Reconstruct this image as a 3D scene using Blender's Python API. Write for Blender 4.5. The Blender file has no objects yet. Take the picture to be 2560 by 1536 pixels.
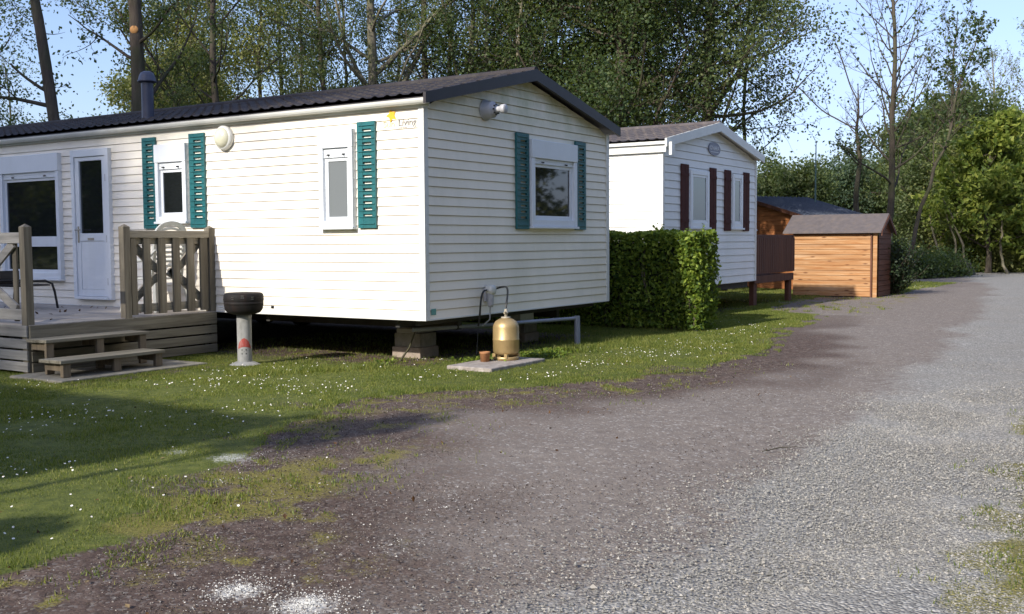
import bpy, math, random
import numpy as np
from mathutils import Vector, Matrix

SC = bpy.context.scene
COL = SC.collection
RAD = math.radians

# ------------------------------------------------------------------ camera
CAM = np.array([-9.390, -7.252, 1.427])
CX = np.array([0.54404, -0.83902, -0.00690])     # image right
CF = np.array([0.83718, 0.54340, -0.06212])      # view direction
CX /= np.linalg.norm(CX); CF -= CX * CF.dot(CX); CF /= np.linalg.norm(CF)
CU = np.cross(CX, CF)
cam = bpy.data.cameras.new('camera'); cam_o = bpy.data.objects.new('camera', cam); COL.objects.link(cam_o)
m = Matrix(((CX[0], CU[0], -CF[0], CAM[0]), (CX[1], CU[1], -CF[1], CAM[1]), (CX[2], CU[2], -CF[2], CAM[2]), (0, 0, 0, 1)))
cam_o.matrix_world = m
cam.lens = 37.15; cam.sensor_width = 36; cam.clip_end = 2000; cam.clip_start = 0.05
SC.camera = cam_o
# ------------------------------------------------------------------ sky + sun
SUN = Vector((-1.0, 0.11, 0.585)).normalized()    # towards the sun
el = math.asin(SUN.z); rot = math.atan2(SUN.x, SUN.y)
w = bpy.data.worlds.new("World"); SC.world = w; w.use_nodes = True
nt = w.node_tree; nt.nodes.clear()
sky = nt.nodes.new('ShaderNodeTexSky'); sky.sky_type = 'NISHITA'; sky.sun_disc = False
sky.sun_elevation = el; sky.sun_rotation = rot; sky.air_density = 1.0; sky.dust_density = 1.6; sky.ozone_density = 2.2
bg = nt.nodes.new('ShaderNodeBackground'); bg.inputs[1].default_value = 0.15
wo = nt.nodes.new('ShaderNodeOutputWorld')
tcw = nt.nodes.new('ShaderNodeTexCoord'); mpw = nt.nodes.new('ShaderNodeMapping'); mpw.inputs['Scale'].default_value = (1.2, 1.2, 3.5)
nzw = nt.nodes.new('ShaderNodeTexNoise'); nzw.inputs['Scale'].default_value = 1.6; nzw.inputs['Detail'].default_value = 6; nzw.inputs['Distortion'].default_value = .6
rpw = nt.nodes.new('ShaderNodeValToRGB'); rpw.color_ramp.elements[0].position = .40; rpw.color_ramp.elements[0].color = (.10,) * 3 + (1,); rpw.color_ramp.elements[1].position = .72; rpw.color_ramp.elements[1].color = (.60,) * 3 + (1,)
mxw = nt.nodes.new('ShaderNodeMix'); mxw.data_type = 'RGBA'; mxw.inputs[7].default_value = (3.5, 4.5, 7.2, 1)
tnt = nt.nodes.new('ShaderNodeMix'); tnt.data_type = 'RGBA'; tnt.blend_type = 'MULTIPLY'; tnt.inputs[0].default_value = 1; tnt.inputs[7].default_value = (1.0, .975, 1.09, 1)
for a_, b2_ in ((tcw.outputs['Generated'], mpw.inputs[0]), (mpw.outputs[0], nzw.inputs['Vector']), (nzw.outputs['Fac'], rpw.inputs[0]), (rpw.outputs[0], mxw.inputs[0]), (sky.outputs[0], tnt.inputs[6]), (tnt.outputs[2], mxw.inputs[6]), (mxw.outputs[2], bg.inputs[0])): nt.links.new(a_, b2_); nt.links.new(bg.outputs[0], wo.inputs[0])
sun = bpy.data.lights.new('sun', 'SUN'); sun.energy = 4.6; sun.angle = RAD(1.0); sun.color = (1.0, 0.94, 0.84)
sun_o = bpy.data.objects.new('sun', sun); COL.objects.link(sun_o)
sun_o.rotation_euler = SUN.to_track_quat('Z', 'Y').to_euler()
SC.view_settings.view_transform = 'Standard'; SC.view_settings.look = 'None'
SC.view_settings.gamma = 1; SC.view_settings.use_curve_mapping = False
SC.view_settings.exposure = 0.45
SC.cycles.max_bounces = 8; SC.cycles.transparent_max_bounces = 8
SC.cycles.use_denoising = True

# ------------------------------------------------------------------ helpers
def spot(u, d):
    """ground point at picture column u (0..2473) and distance d along the view"""
    r = CF + CX * ((u * 1.0352 - 1280) / 2641.5)
    p = CAM + r * d
    return float(p[0]), float(p[1])

def tag(o, label=None, cat=None, group=None, kind=None):
    if label: o['label'] = label
    if cat: o['category'] = cat
    if group: o['group'] = group
    if kind: o['kind'] = kind
    return o

def thing(name, loc, label, cat, group=None, rz=0.0):
    o = bpy.data.objects.new(name, None); COL.objects.link(o)
    o.location = loc; o.rotation_euler = (0, 0, rz); o.empty_display_size = 0.2
    return tag(o, label, cat, group)

class MB:
    def __init__(s): s.v = []; s.f = []; s.sm = []
    def add(s, vs, fs, smooth=False):
        b = len(s.v); s.v += [tuple(map(float, p)) for p in vs]
        s.f += [tuple(i + b for i in f) for f in fs]; s.sm += [smooth] * len(fs); return s
    def box(s, x0, x1, y0, y1, z0, z1):
        if x0 > x1: x0, x1 = x1, x0
        if y0 > y1: y0, y1 = y1, y0
        if z0 > z1: z0, z1 = z1, z0
        return s.add([(x0, y0, z0), (x1, y0, z0), (x1, y1, z0), (x0, y1, z0), (x0, y0, z1), (x1, y0, z1), (x1, y1, z1), (x0, y1, z1)],
                     [(0, 3, 2, 1), (4, 5, 6, 7), (0, 1, 5, 4), (1, 2, 6, 5), (2, 3, 7, 6), (3, 0, 4, 7)])
    def bar(s, p0, p1, w, h, up=(0, 0, 1)):
        """beam of section w x h from p0 to p1; h is measured along up"""
        p0 = Vector(p0); p1 = Vector(p1); d = (p1 - p0).normalized(); up = Vector(up)
        sd = d.cross(up).normalized(); u = sd.cross(d).normalized()
        vs = []
        for p in (p0, p1):
            for a, b in ((-1, -1), (1, -1), (1, 1), (-1, 1)): vs.append(p + sd * a * w / 2 + u * b * h / 2)
        return s.add(vs, [(3, 2, 1, 0), (4, 5, 6, 7), (0, 1, 5, 4), (1, 2, 6, 5), (2, 3, 7, 6), (3, 0, 4, 7)])
    def tube(s, pts, r, n=10, caps=True):
        pts = [Vector(p) for p in pts]; k = len(pts)
        rs = r if isinstance(r, (list, tuple)) else [r] * k
        t0 = (pts[1] - pts[0]).normalized()
        a = t0.cross(Vector((0, 0, 1)))
        if a.length < 0.1: a = t0.cross(Vector((1, 0, 0)))
        a.normalize(); vs = []
        for i, p in enumerate(pts):
            t = (pts[min(i + 1, k - 1)] - pts[max(i - 1, 0)]).normalized()
            a = (a - t * a.dot(t)).normalized(); b = t.cross(a)
            for j in range(n):
                q = 2 * math.pi * j / n; vs.append(p + (a * math.cos(q) + b * math.sin(q)) * rs[i])
        fs = [(i * n + j, i * n + (j + 1) % n, (i + 1) * n + (j + 1) % n, (i + 1) * n + j) for i in range(k - 1) for j in range(n)]
        s.add(vs, fs, True)
        if caps: s.add([vs[j] for j in range(n)], [tuple(range(n))[::-1]]); s.add([vs[(k - 1) * n + j] for j in range(n)], [tuple(range(n))])
        return s
    def lathe(s, prof, c=(0, 0, 0), n=32, axis='z', cap=True):
        vs = []
        for r, z in prof:
            for j in range(n):
                q = 2 * math.pi * j / n; x, y = r * math.cos(q), r * math.sin(q)
                if axis == 'z': vs.append((c[0] + x, c[1] + y, c[2] + z))
                elif axis == 'x': vs.append((c[0] - z, c[1] + x, c[2] + y))     # outwards to -x
                else: vs.append((c[0] + x, c[1] - z, c[2] + y))                 # outwards to -y
        k = len(prof)
        fs = [(i * n + j, i * n + (j + 1) % n, (i + 1) * n + (j + 1) % n, (i + 1) * n + j) for i in range(k - 1) for j in range(n)]
        return s.add(vs, fs, True)
    def prism(s, poly, d, off):
        """poly: 3-D points; extruded by vector off"""
        n = len(poly); off = Vector(off)
        vs = [Vector(p) for p in poly]; vs += [p + off for p in vs]
        fs = [tuple(range(n))[::-1], tuple(range(n, 2 * n))] + [(i, (i + 1) % n, (i + 1) % n + n, i + n) for i in range(n)]
        return s.add(vs, fs)
    def build(s, name, mat, parent=None, bevel=0.0):
        me = bpy.data.meshes.new(name); me.from_pydata(s.v, [], s.f); me.polygons.foreach_set('use_smooth', s.sm)
        me.update(); me.materials.append(mat)
        o = bpy.data.objects.new(name, me); COL.objects.link(o)
        if parent: o.parent = parent
        if bevel:
            b = o.modifiers.new('bevel', 'BEVEL'); b.width = bevel; b.segments = 2; b.limit_method = 'ANGLE'; b.angle_limit = RAD(40)
        return o

def np_mesh(name, V, F, mat, parent=None, smooth=False):
    """V (n,3), F (m,k) all faces of k corners"""
    me = bpy.data.meshes.new(name); n, k = F.shape
    me.vertices.add(len(V)); me.vertices.foreach_set('co', np.ascontiguousarray(V, dtype=np.float32).ravel())
    me.loops.add(n * k); me.loops.foreach_set('vertex_index', np.ascontiguousarray(F, dtype=np.int32).ravel())
    me.polygons.add(n); me.polygons.foreach_set('loop_start', np.arange(0, n * k, k, dtype=np.int32))
    try: me.polygons.foreach_set('loop_total', np.full(n, k, dtype=np.int32))
    except Exception: pass
    me.polygons.foreach_set('use_smooth', np.full(n, smooth, dtype=bool))
    me.update(calc_edges=True); me.validate()
    me.materials.append(mat)
    o = bpy.data.objects.new(name, me); COL.objects.link(o)
    if parent: o.parent = parent
    return o

# ------------------------------------------------------------------ materials
def mat(name, base=(0.5, 0.5, 0.5), rough=0.6, metal=0.0, spec=0.5):
    m = bpy.data.materials.new(name); m.use_nodes = True
    b = m.node_tree.nodes['Principled BSDF']
    b.inputs['Base Color'].default_value = (*base, 1); b.inputs['Roughness'].default_value = rough
    b.inputs['Metallic'].default_value = metal; b.inputs['Specular IOR Level'].default_value = spec
    return m
def nd(m, t, **kw):
    n = m.node_tree.nodes.new(t)
    for k, v in kw.items(): setattr(n, k, v)
    return n
def ln(m, a, b): m.node_tree.links.new(a, b)
def coords(m, scale=(1, 1, 1), kind='Object'):
    tc = nd(m, 'ShaderNodeTexCoord'); mp = nd(m, 'ShaderNodeMapping'); mp.inputs['Scale'].default_value = scale
    ln(m, tc.outputs[kind], mp.inputs[0]); return mp.outputs[0]
def noise(m, vec, scale, detail=4, rough=0.6, dist=0.0):
    n = nd(m, 'ShaderNodeTexNoise'); n.inputs['Scale'].default_value = scale; n.inputs['Detail'].default_value = detail
    n.inputs['Roughness'].default_value = rough; n.inputs['Distortion'].default_value = dist
    ln(m, vec, n.inputs['Vector']); return n.outputs['Fac']
def ramp(m, fac, stops, interp='LINEAR'):
    r = nd(m, 'ShaderNodeValToRGB'); r.color_ramp.interpolation = interp
    e = r.color_ramp.elements
    while len(e) < len(stops): e.new(0.5)
    for i, (p, c) in enumerate(stops): e[i].position = p; e[i].color = (*c, 1) if len(c) == 3 else c
    ln(m, fac, r.inputs[0]); return r.outputs[0]
def mix(m, fac, a, b, blend='MIX'):
    x = nd(m, 'ShaderNodeMix', data_type='RGBA', blend_type=blend)
    for k, v in ((0, fac), (6, a), (7, b)):
        if isinstance(v, (int, float)): x.inputs[k].default_value = v
        elif isinstance(v, tuple): x.inputs[k].default_value = (*v, 1)
        else: ln(m, v, x.inputs[k])
    return x.outputs[2]
def math_(m, op, a, b=0.0, clamp=False):
    x = nd(m, 'ShaderNodeMath', operation=op, use_clamp=clamp)
    for k, v in ((0, a), (1, b)):
        if isinstance(v, (int, float)): x.inputs[k].default_value = v
        else: ln(m, v, x.inputs[k])
    return x.outputs[0]
def bump(m, h, strength=0.3, dist=0.01):
    b = nd(m, 'ShaderNodeBump'); b.inputs['Strength'].default_value = strength; b.inputs['Distance'].default_value = dist
    ln(m, h, b.inputs['Height']); ln(m, b.outputs[0], m.node_tree.nodes['Principled BSDF'].inputs['Normal'])
def base(m, c): ln(m, c, m.node_tree.nodes['Principled BSDF'].inputs['Base Color'])

def mottled(name, c, var=0.12, rough=0.5, scale=3.0, dirt=None, dirt_amt=0.35, bmp=0.05, spec=0.5):
    m = mat(name, c, rough, spec=spec); v = coords(m)
    n1 = noise(m, v, scale, 6)
    lo = tuple(x * (1 - var) for x in c); hi = tuple(min(1, x * (1 + var)) for x in c)
    col = ramp(m, n1, [(0.3, lo), (0.7, hi)])
    if dirt:
        n2 = noise(m, coords(m, (1, 1, 0.35)), scale * 0.7, 8, 0.7)
        f = ramp(m, n2, [(0.48, (0, 0, 0)), (0.75, (dirt_amt,) * 3)])
        col = mix(m, f, col, dirt)
    base(m, col)
    if bmp: bump(m, noise(m, v, 60, 3), bmp, 0.004)
    return m
def plank(name, c1, c2, c3, axis, scale=1.0, rough=0.75, knots=False, bmp=0.35):
    """wood with its grain along axis 0/1/2"""
    m = mat(name, c1, rough, spec=0.3)
    s = [18, 18, 18]; s[axis] = 1.1
    v = coords(m, tuple(x * scale for x in s))
    g = noise(m, v, 1.0, 8, 0.7, 0.6)
    col = ramp(m, g, [(0.3, c2), (0.5, c1), (0.72, c3)])
    s2 = [3, 3, 9]; s2[axis] = 0.6
    g2 = noise(m, coords(m, tuple(x * scale for x in s2)), 1.0, 2)
    col = mix(m, ramp(m, g2, [(0.35, (0, 0, 0)), (0.7, (0.55,) * 3)]), col, tuple(x * 0.62 for x in c2))
    if knots:
        k = nd(m, 'ShaderNodeTexVoronoi'); k.inputs['Scale'].default_value = 1.0
        s3 = [5.5, 5.5, 9]; s3[axis] = 2.4
        ln(m, coords(m, tuple(s3)), k.inputs['Vector'])
        col = mix(m, ramp(m, k.outputs['Distance'], [(0.07, (1, 1, 1)), (0.2, (0, 0, 0))]), col, (0.13, 0.05, 0.02))
    base(m, col); bump(m, g, bmp, 0.004); return m

def leafmat(name, c1, c2, c3, trans=0.35, nscale=0.35):
    m = bpy.data.materials.new(name); m.use_nodes = True
    b = m.node_tree.nodes['Principled BSDF']; out = m.node_tree.nodes['Material Output']
    g = nd(m, 'ShaderNodeNewGeometry')
    v = coords(m); n = noise(m, v, nscale, 3)
    f = math_(m, 'ADD', math_(m, 'MULTIPLY', g.outputs['Random Per Island'], 0.55), math_(m, 'MULTIPLY', n, 0.5))
    col = ramp(m, f, [(0.25, c1), (0.5, c2), (0.8, c3)])
    base(m, col); b.inputs['Roughness'].default_value = 0.55; b.inputs['Specular IOR Level'].default_value = 0.3
    t = nd(m, 'ShaderNodeBsdfTranslucent'); mx = nd(m, 'ShaderNodeMixShader'); mx.inputs[0].default_value = trans
    ln(m, mix(m, 0.5, col, (0.30, 0.36, 0.02), 'MIX'), t.inputs[0])
    ln(m, b.outputs[0], mx.inputs[1]); ln(m, t.outputs[0], mx.inputs[2]); ln(m, mx.outputs[0], out.inputs[0])
    return m
def barkmat(name, c1, c2, moss=None):
    m = mat(name, c1, 0.9, spec=0.2)
    v = coords(m, (9, 9, 1.6)); n = noise(m, v, 1.2, 8, 0.75, 0.4)
    col = ramp(m, n, [(0.3, c1), (0.7, c2)])
    n2 = noise(m, coords(m), 1.1, 4)
    col = mix(m, ramp(m, n2, [(0.45, (0, 0, 0)), (0.65, (0.7,) * 3)]), col, moss or tuple(x * 0.6 for x in c1))
    base(m, col); bump(m, n, 0.9, 0.03); return m

M = {}
M['cream'] = mottled('cream_cladding', (0.87, 0.81, 0.70), 0.03, 0.45, 1.2, dirt=(0.40, 0.39, 0.24), dirt_amt=0.26, bmp=0.06)
M['cream_gable'] = mottled('cream_cladding_gable', (0.90, 0.82, 0.675), 0.03, 0.45, 1.2, dirt=(0.40, 0.39, 0.24), dirt_amt=0.3, bmp=0.06)
def algae(m, z0, z1, amt):
    b = m.node_tree.nodes['Principled BSDF']; src = b.inputs['Base Color'].links[0].from_socket
    g_ = nd(m, 'ShaderNodeNewGeometry'); sx_ = nd(m, 'ShaderNodeSeparateXYZ'); ln(m, g_.outputs['Position'], sx_.inputs[0])
    mr = nd(m, 'ShaderNodeMapRange'); mr.inputs[1].default_value = z0; mr.inputs[2].default_value = z1; ln(m, sx_.outputs[2], mr.inputs[0])
    f = math_(m, 'MULTIPLY', mr.outputs[0], math_(m, 'MULTIPLY', math_(m, 'SUBTRACT', noise(m, coords(m, (1, 1, .7)), 2.6, 6, .7), .30), amt * 3.0, True), True)
    base(m, mix(m, f, src, (0.42, 0.43, 0.22)))
algae(M['cream_gable'], 2.55, 3.25, .75)
M['white_clad'] = mottled('white_cladding', (0.80, 0.79, 0.76), 0.03, 0.45, 1.5, dirt=(0.34, 0.36, 0.28), dirt_amt=0.22, bmp=0.06)
M['pvc'] = mottled('white_pvc', (0.74, 0.77, 0.80), 0.02, 0.32, 4.0, dirt=(0.4, 0.42, 0.36), dirt_amt=0.15, bmp=0.02)
M['trim'] = mottled('trim_white', (0.68, 0.68, 0.64), 0.03, 0.4, 3.0, dirt=(0.35, 0.36, 0.26), dirt_amt=0.25, bmp=0.02)
M['glass'] = mat('window_glass', (0.012, 0.014, 0.015), 0.03, spec=0.9)
M['glass_green'] = mat('window_glass_pale', (0.07, 0.12, 0.11), 0.05, spec=0.8)
M['screen'] = mottled('grey_blind', (0.14, 0.155, 0.16), 0.06, 0.6, 200, bmp=0.1)
M['teal'] = mottled('teal_paint', (0.012, 0.115, 0.125), 0.22, 0.45, 6, dirt=(0.05, 0.17, 0.16), dirt_amt=0.5)
M['maroon'] = mottled('maroon_paint', (0.075, 0.024, 0.019), 0.15, 0.75, 8, spec=0.15)
M['roof'] = mottled('roof_tiles', (0.027, 0.021, 0.022), 0.3, 0.8, 5, dirt=(0.09, 0.085, 0.07), dirt_amt=0.5, bmp=0.4)
M['roof2'] = mottled('roof_shingle', (0.085, 0.072, 0.073), 0.2, 0.85, 8, dirt=(0.18, 0.16, 0.14), dirt_amt=0.5, bmp=0.4)
M['felt'] = mottled('roofing_felt', (0.105, 0.09, 0.09), 0.15, 0.85, 9, dirt=(0.17, 0.13, 0.10), dirt_amt=0.6, bmp=0.5)
M['barge'] = mottled('dark_barge', (0.028, 0.024, 0.027), 0.2, 0.5, 5)
M['slate'] = mottled('blue_grey_roof', (0.115, 0.135, 0.175), 0.12, 0.8, 2.5, spec=0.2)
M['dark'] = mottled('dark_metal', (0.02, 0.02, 0.02), 0.3, 0.6, 8)
M['chassis'] = mottled('chassis_steel', (0.03, 0.028, 0.026), 0.3, 0.7, 8)
M['black'] = mat('black_plastic', (0.012, 0.012, 0.013), 0.35)
M['rubber'] = mat('black_rubber', (0.010, 0.010, 0.010), 0.4)
M['bbq'] = mottled('grill_enamel', (0.012, 0.011, 0.011), 0.3, 0.7, 12, dirt=(0.04, 0.02, 0.013), dirt_amt=0.5, spec=0.2)
M['chrome'] = mat('chrome', (0.6, 0.6, 0.6), 0.25, 1.0)
M['zinc'] = mottled('zinc_brass', (0.35, 0.31, 0.24), 0.15, 0.4, 20)
M['flue'] = mottled('flue_grey', (0.07, 0.075, 0.11), 0.2, 0.4, 5)
M['gold'] = mottled('gold_paint', (0.42, 0.30, 0.14), 0.12, 0.42, 9, dirt=(0.16, 0.10, 0.04), dirt_amt=0.65, bmp=0.08)
M['gold'].node_tree.nodes['Principled BSDF'].inputs['Metallic'].default_value = 0.45
M['wood'] = plank('weathered_wood_x', (0.33, 0.295, 0.23), (0.19, 0.165, 0.13), (0.46, 0.42, 0.34), 0)
M['skirt'] = plank('skirt_wood', (0.22, 0.20, 0.15), (0.11, 0.095, 0.07), (0.32, 0.29, 0.22), 0)
M['treadw'] = plank('tread_wood', (0.25, 0.225, 0.17), (0.13, 0.115, 0.085), (0.36, 0.33, 0.255), 0)
M['legw'] = plank('leg_wood', (0.21, 0.165, 0.11), (0.11, 0.085, 0.06), (0.30, 0.24, 0.17), 2)
M['woody'] = plank('weathered_wood_y', (0.32, 0.305, 0.28), (0.17, 0.16, 0.15), (0.44, 0.42, 0.39), 1)
M['woodz'] = plank('weathered_wood_z', (0.20, 0.175, 0.13), (0.10, 0.085, 0.065), (0.31, 0.275, 0.21), 2)
M['decking'] = plank('deck_boards', (0.44, 0.39, 0.335), (0.28, 0.245, 0.21), (0.55, 0.50, 0.44), 1)
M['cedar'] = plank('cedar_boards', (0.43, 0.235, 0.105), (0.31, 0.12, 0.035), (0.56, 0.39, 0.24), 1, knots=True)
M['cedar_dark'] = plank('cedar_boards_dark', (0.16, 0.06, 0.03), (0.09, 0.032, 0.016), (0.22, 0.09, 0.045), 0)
M['brownwood'] = plank('brown_stain', (0.14, 0.058, 0.034), (0.08, 0.032, 0.02), (0.20, 0.09, 0.055), 2)
M['cabin'] = plank('cabin_boards', (0.36, 0.14, 0.05), (0.24, 0.085, 0.028), (0.46, 0.20, 0.08), 1)
M['concrete'] = mottled('concrete', (0.25, 0.235, 0.205), 0.2, 0.9, 12, dirt=(0.15, 0.13, 0.10), dirt_amt=0.7, bmp=0.6)
M['slab'] = mottled('paving_slab', (0.31, 0.275, 0.245), 0.3, 0.9, 14, dirt=(0.17, 0.13, 0.11), dirt_amt=0.9, bmp=0.7)
M['slabdark'] = mottled('dirty_concrete', (0.20, 0.185, 0.15), 0.25, 0.95, 9, dirt=(0.08, 0.07, 0.045), dirt_amt=0.8, bmp=0.8)
M['block'] = mottled('pinkish_block', (0.30, 0.245, 0.20), 0.15, 0.9, 16, dirt=(0.2, 0.17, 0.13), dirt_amt=0.6, bmp=0.6)
M['cement'] = mottled('painted_cement', (0.27, 0.27, 0.26), 0.15, 0.8, 14, dirt=(0.13, 0.13, 0.12), dirt_amt=0.9, bmp=0.4)
M['red'] = mottled('red_paint', (0.30, 0.045, 0.035), 0.2, 0.7, 20, dirt=(0.4, 0.38, 0.35), dirt_amt=0.4)
M['terracotta'] = mottled('rusty_clay', (0.33, 0.15, 0.06), 0.2, 0.8, 25, dirt=(0.12, 0.06, 0.03), dirt_amt=0.6)
M['plastic'] = mottled('dirty_white_plastic', (0.62, 0.62, 0.56), 0.04, 0.45, 6, dirt=(0.28, 0.29, 0.2), dirt_amt=0.4)
M['lampglass'] = mottled('lamp_glass', (0.68, 0.66, 0.50), 0.02, 0.25, 3, bmp=0)
M['greyplastic'] = mottled('grey_plastic', (0.42, 0.42, 0.44), 0.05, 0.4, 8)
M['pipe'] = mottled('grey_pipe', (0.24, 0.26, 0.31), 0.08, 0.5, 8, dirt=(0.12, 0.12, 0.12), dirt_amt=0.4)
M['starpaint'] = mat('star_yellow', (0.80, 0.42, 0.03), 0.5)
M['paleyellow'] = mat('faded_yellow', (0.62, 0.57, 0.36), 0.6)
M['greyletter'] = mat('grey_letters', (0.22, 0.22, 0.22), 0.6)
M['badgeblue'] = mat('badge_blue', (0.13, 0.13, 0.19), 0.4)
M['badgewhite'] = mat('badge_white', (0.75, 0.76, 0.78), 0.4)
M['sticker'] = mat('green_sticker', (0.10, 0.30, 0.26), 0.4)
M['cut'] = mat('fresh_cut_wood', (0.55, 0.27, 0.09), 0.8)
M['bark'] = barkmat('bark_grey', (0.055, 0.043, 0.034), (0.13, 0.105, 0.082), (0.07, 0.08, 0.035))
M['bark2'] = barkmat('bark_pale', (0.12, 0.105, 0.075), (0.22, 0.195, 0.14), (0.11, 0.12, 0.05))
M['barkdark'] = barkmat('bark_dark', (0.05, 0.04, 0.032), (0.11, 0.09, 0.07), (0.06, 0.07, 0.03))
M['twig'] = mottled('pale_twig', (0.28, 0.24, 0.18), 0.2, 0.9, 8)
M['leaf'] = leafmat('leaves_mid', (0.045, 0.070, 0.030), (0.095, 0.130, 0.050), (0.18, 0.205, 0.085), .45)
M['leafdark'] = leafmat('leaves_dark', (0.015, 0.032, 0.014), (0.036, 0.064, 0.020), (0.08, 0.11, 0.032), 0.3)
M['leafblue'] = leafmat('leaves_bluish', (0.030, 0.055, 0.038), (0.065, 0.105, 0.06), (0.12, 0.16, 0.09), 0.4)
M['leafolive'] = leafmat('leaves_olive', (0.09, 0.105, 0.032), (0.17, 0.185, 0.06), (0.27, 0.275, 0.10), 0.45)
M['leafbright'] = leafmat('leaves_bright', (0.06, 0.10, 0.02), (0.155, 0.205, 0.036), (0.31, 0.34, 0.07), 0.45)
M['leafshade'] = leafmat('leaves_shade_dark', (0.006, 0.014, 0.006), (0.014, 0.028, 0.010), (0.03, 0.05, 0.015), 0.15)  # leaf colour darkened to put shade on the bush beside the shed
M['leafpale'] = leafmat('leaves_pale', (0.07, 0.10, 0.05), (0.14, 0.18, 0.09), (0.22, 0.26, 0.13), 0.4)
M['hedge'] = leafmat('hedge_leaves', (0.035, 0.075, 0.012), (0.10, 0.16, 0.02), (0.26, 0.33, 0.045), 0.35, 2.0)
M['grass'] = leafmat('grass_blades', (0.05, 0.085, 0.016), (0.13, 0.17, 0.03), (0.27, 0.26, 0.07), 0.35, 1.4)
M['petal'] = mat('daisy_petals', (0.85, 0.85, 0.82), 0.6)

# ------------------------------------------------------------------ ground: one sheet to the horizon
EDGE = np.array([(-40, -3.6), (-12, -3.5), (-6.94, -3.15), (-6.3, -3.05), (-5.5, -2.75), (-4.9, -2.25), (-4.35, -1.85), (-3.6, -1.42), (-3.1, -1.2), (-2.06, -1.0), (-1.35, -1.36), (0.22, -2.30),
                 (1.62, -2.66), (3.65, -2.60), (5.3, -2.15), (6.7, -1.78), (8.4, -1.6), (10.2, -1.35), (10.9, -0.2), (12, 0.2), (17, 0.5), (18, -0.9), (22, -0.75), (26.5, -1.0), (27.6, 3.5), (34, 5.2), (44, 5.6), (300, 6)])
def edge(x): return np.interp(x, EDGE[:, 0], EDGE[:, 1])
REDGE = np.array([(-40, -7.2), (-5.1, -6.72), (-3.6, -6.50), (-1, -6.42), (3, -6.6), (20, -6.7), (60, -7.5), (300, -8)])
def redge(x): return np.interp(x, REDGE[:, 0], REDGE[:, 1])
L1 = np.array([(-40, -5.5), (-6.2, -5.10), (-4.9, -5.12), (-3, -5.10), (-.5, -4.95), (3, -4.65), (11.6, -3.75), (22, -2.6), (26, -1.6), (40, 2), (300, 3)])
def sstep(a, b, x):
    t = np.clip((x - a) / (b - a), 0, 1); return t * t * (3 - 2 * t)
def vnoise(x, y, s, seed=0):
    """cheap smooth value noise in numpy, 0..1"""
    x = x * s; y = y * s; xi = np.floor(x); yi = np.floor(y); fx = x - xi; fy = y - yi
    fx = fx * fx * (3 - 2 * fx); fy = fy * fy * (3 - 2 * fy)
    def h(a, b):
        n = np.sin(a * 127.1 + b * 311.7 + seed * 74.7) * 43758.5453; return n - np.floor(n)
    return (h(xi, yi) * (1 - fx) + h(xi + 1, yi) * fx) * (1 - fy) + (h(xi, yi + 1) * (1 - fx) + h(xi + 1, yi + 1) * fx) * fy
def zones(x, y):
    wob = (vnoise(x, y, 1.3, 1) - .5) * .30 + (vnoise(x, y, 4.1, 2) - .5) * .16 + (vnoise(x, y, 11, 12) - .5) * .08
    d = y - edge(x) + wob                                  # >0: on the lawn side
    dr = redge(x) - y + wob * 2.2
    grass = np.maximum(sstep(-.06, .12, d), sstep(.0, .5, dr) * .9)
    x2 = x
    # bare earth under and round the homes
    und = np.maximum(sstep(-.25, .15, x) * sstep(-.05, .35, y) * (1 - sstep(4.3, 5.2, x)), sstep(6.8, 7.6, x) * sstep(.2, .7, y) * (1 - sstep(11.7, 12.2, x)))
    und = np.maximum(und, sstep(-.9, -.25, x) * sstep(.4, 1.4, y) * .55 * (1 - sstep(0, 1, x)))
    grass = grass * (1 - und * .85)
    # worn patches in the lawn
    worn = sstep(.60, .78, vnoise(x, y, 2.2, 5)) * sstep(1.2, .2, d) * .6
    steps = sstep(-3.3, -2.9, x) * sstep(1.7, 2.3, y) * (1 - sstep(-1.0, -.6, x)) * (1 - sstep(3.6, 4.0, y))
    grass = grass * (1 - worn) * (1 - .6 * steps * sstep(.35, .6, vnoise(x, y, 5, 6)))
    # dark brown mossy band beside the lawn
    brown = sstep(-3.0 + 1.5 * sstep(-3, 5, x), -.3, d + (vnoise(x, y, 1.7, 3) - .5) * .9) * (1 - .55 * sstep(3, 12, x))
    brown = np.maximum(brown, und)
    # thin moss islands in the brown band, near the bulge
    isl = np.exp(-(((x + 5.55) / .95) ** 2 + ((y + 2.62) / .50) ** 2)) * 1.6 + np.exp(-(((x + 4.2) / 1.0) ** 2 + ((y + 2.75) / .35) ** 2)) * .62
    moss = np.clip(isl, 0, 1) * sstep(.30, .62, vnoise(x, y, 3.6, 7) * .6 + vnoise(x, y, 12, 8) * .4)
    moss = np.maximum(moss, sstep(.52, .78, vnoise(x, y, 4.6, 49) * .6 + vnoise(x, y, 13, 50) * .4) * sstep(-2.0, -.3, d) * .75 * (1 - sstep(0, 3, x))); moss = np.maximum(moss, sstep(-.25, .25, dr)); moss = np.maximum(moss, sstep(.40, .7, vnoise(x, y, 6, 9)) * sstep(-.4, .1, dr) * .8)
    moss = np.maximum(moss, sstep(.62, .85, vnoise(x, y, 5, 19)) * sstep(10, 12, x) * sstep(-2.4, -1.4, y) * (1 - sstep(18, 19, x)) * .8)
    moss = np.maximum(moss, sstep(.5, .8, vnoise(x, y, 4, 29)) * sstep(-1.6, -.3, d) * .45 * (1 - sstep(-1, 2, x)))
    light = sstep(-.55, .75, np.interp(x, L1[:, 0], L1[:, 1]) - y + (vnoise(x, y, 1.1, 4) - .5) * .5)
    return grass, brown, light, moss
xs = np.unique(np.concatenate([np.array([-400, -150, -60, -30, -20, -15]), np.arange(-12, 1, .05), np.arange(1, 12, .08), np.arange(12, 46, .2), np.array([50, 60, 80, 120, 200, 400, 800])]))
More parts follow.
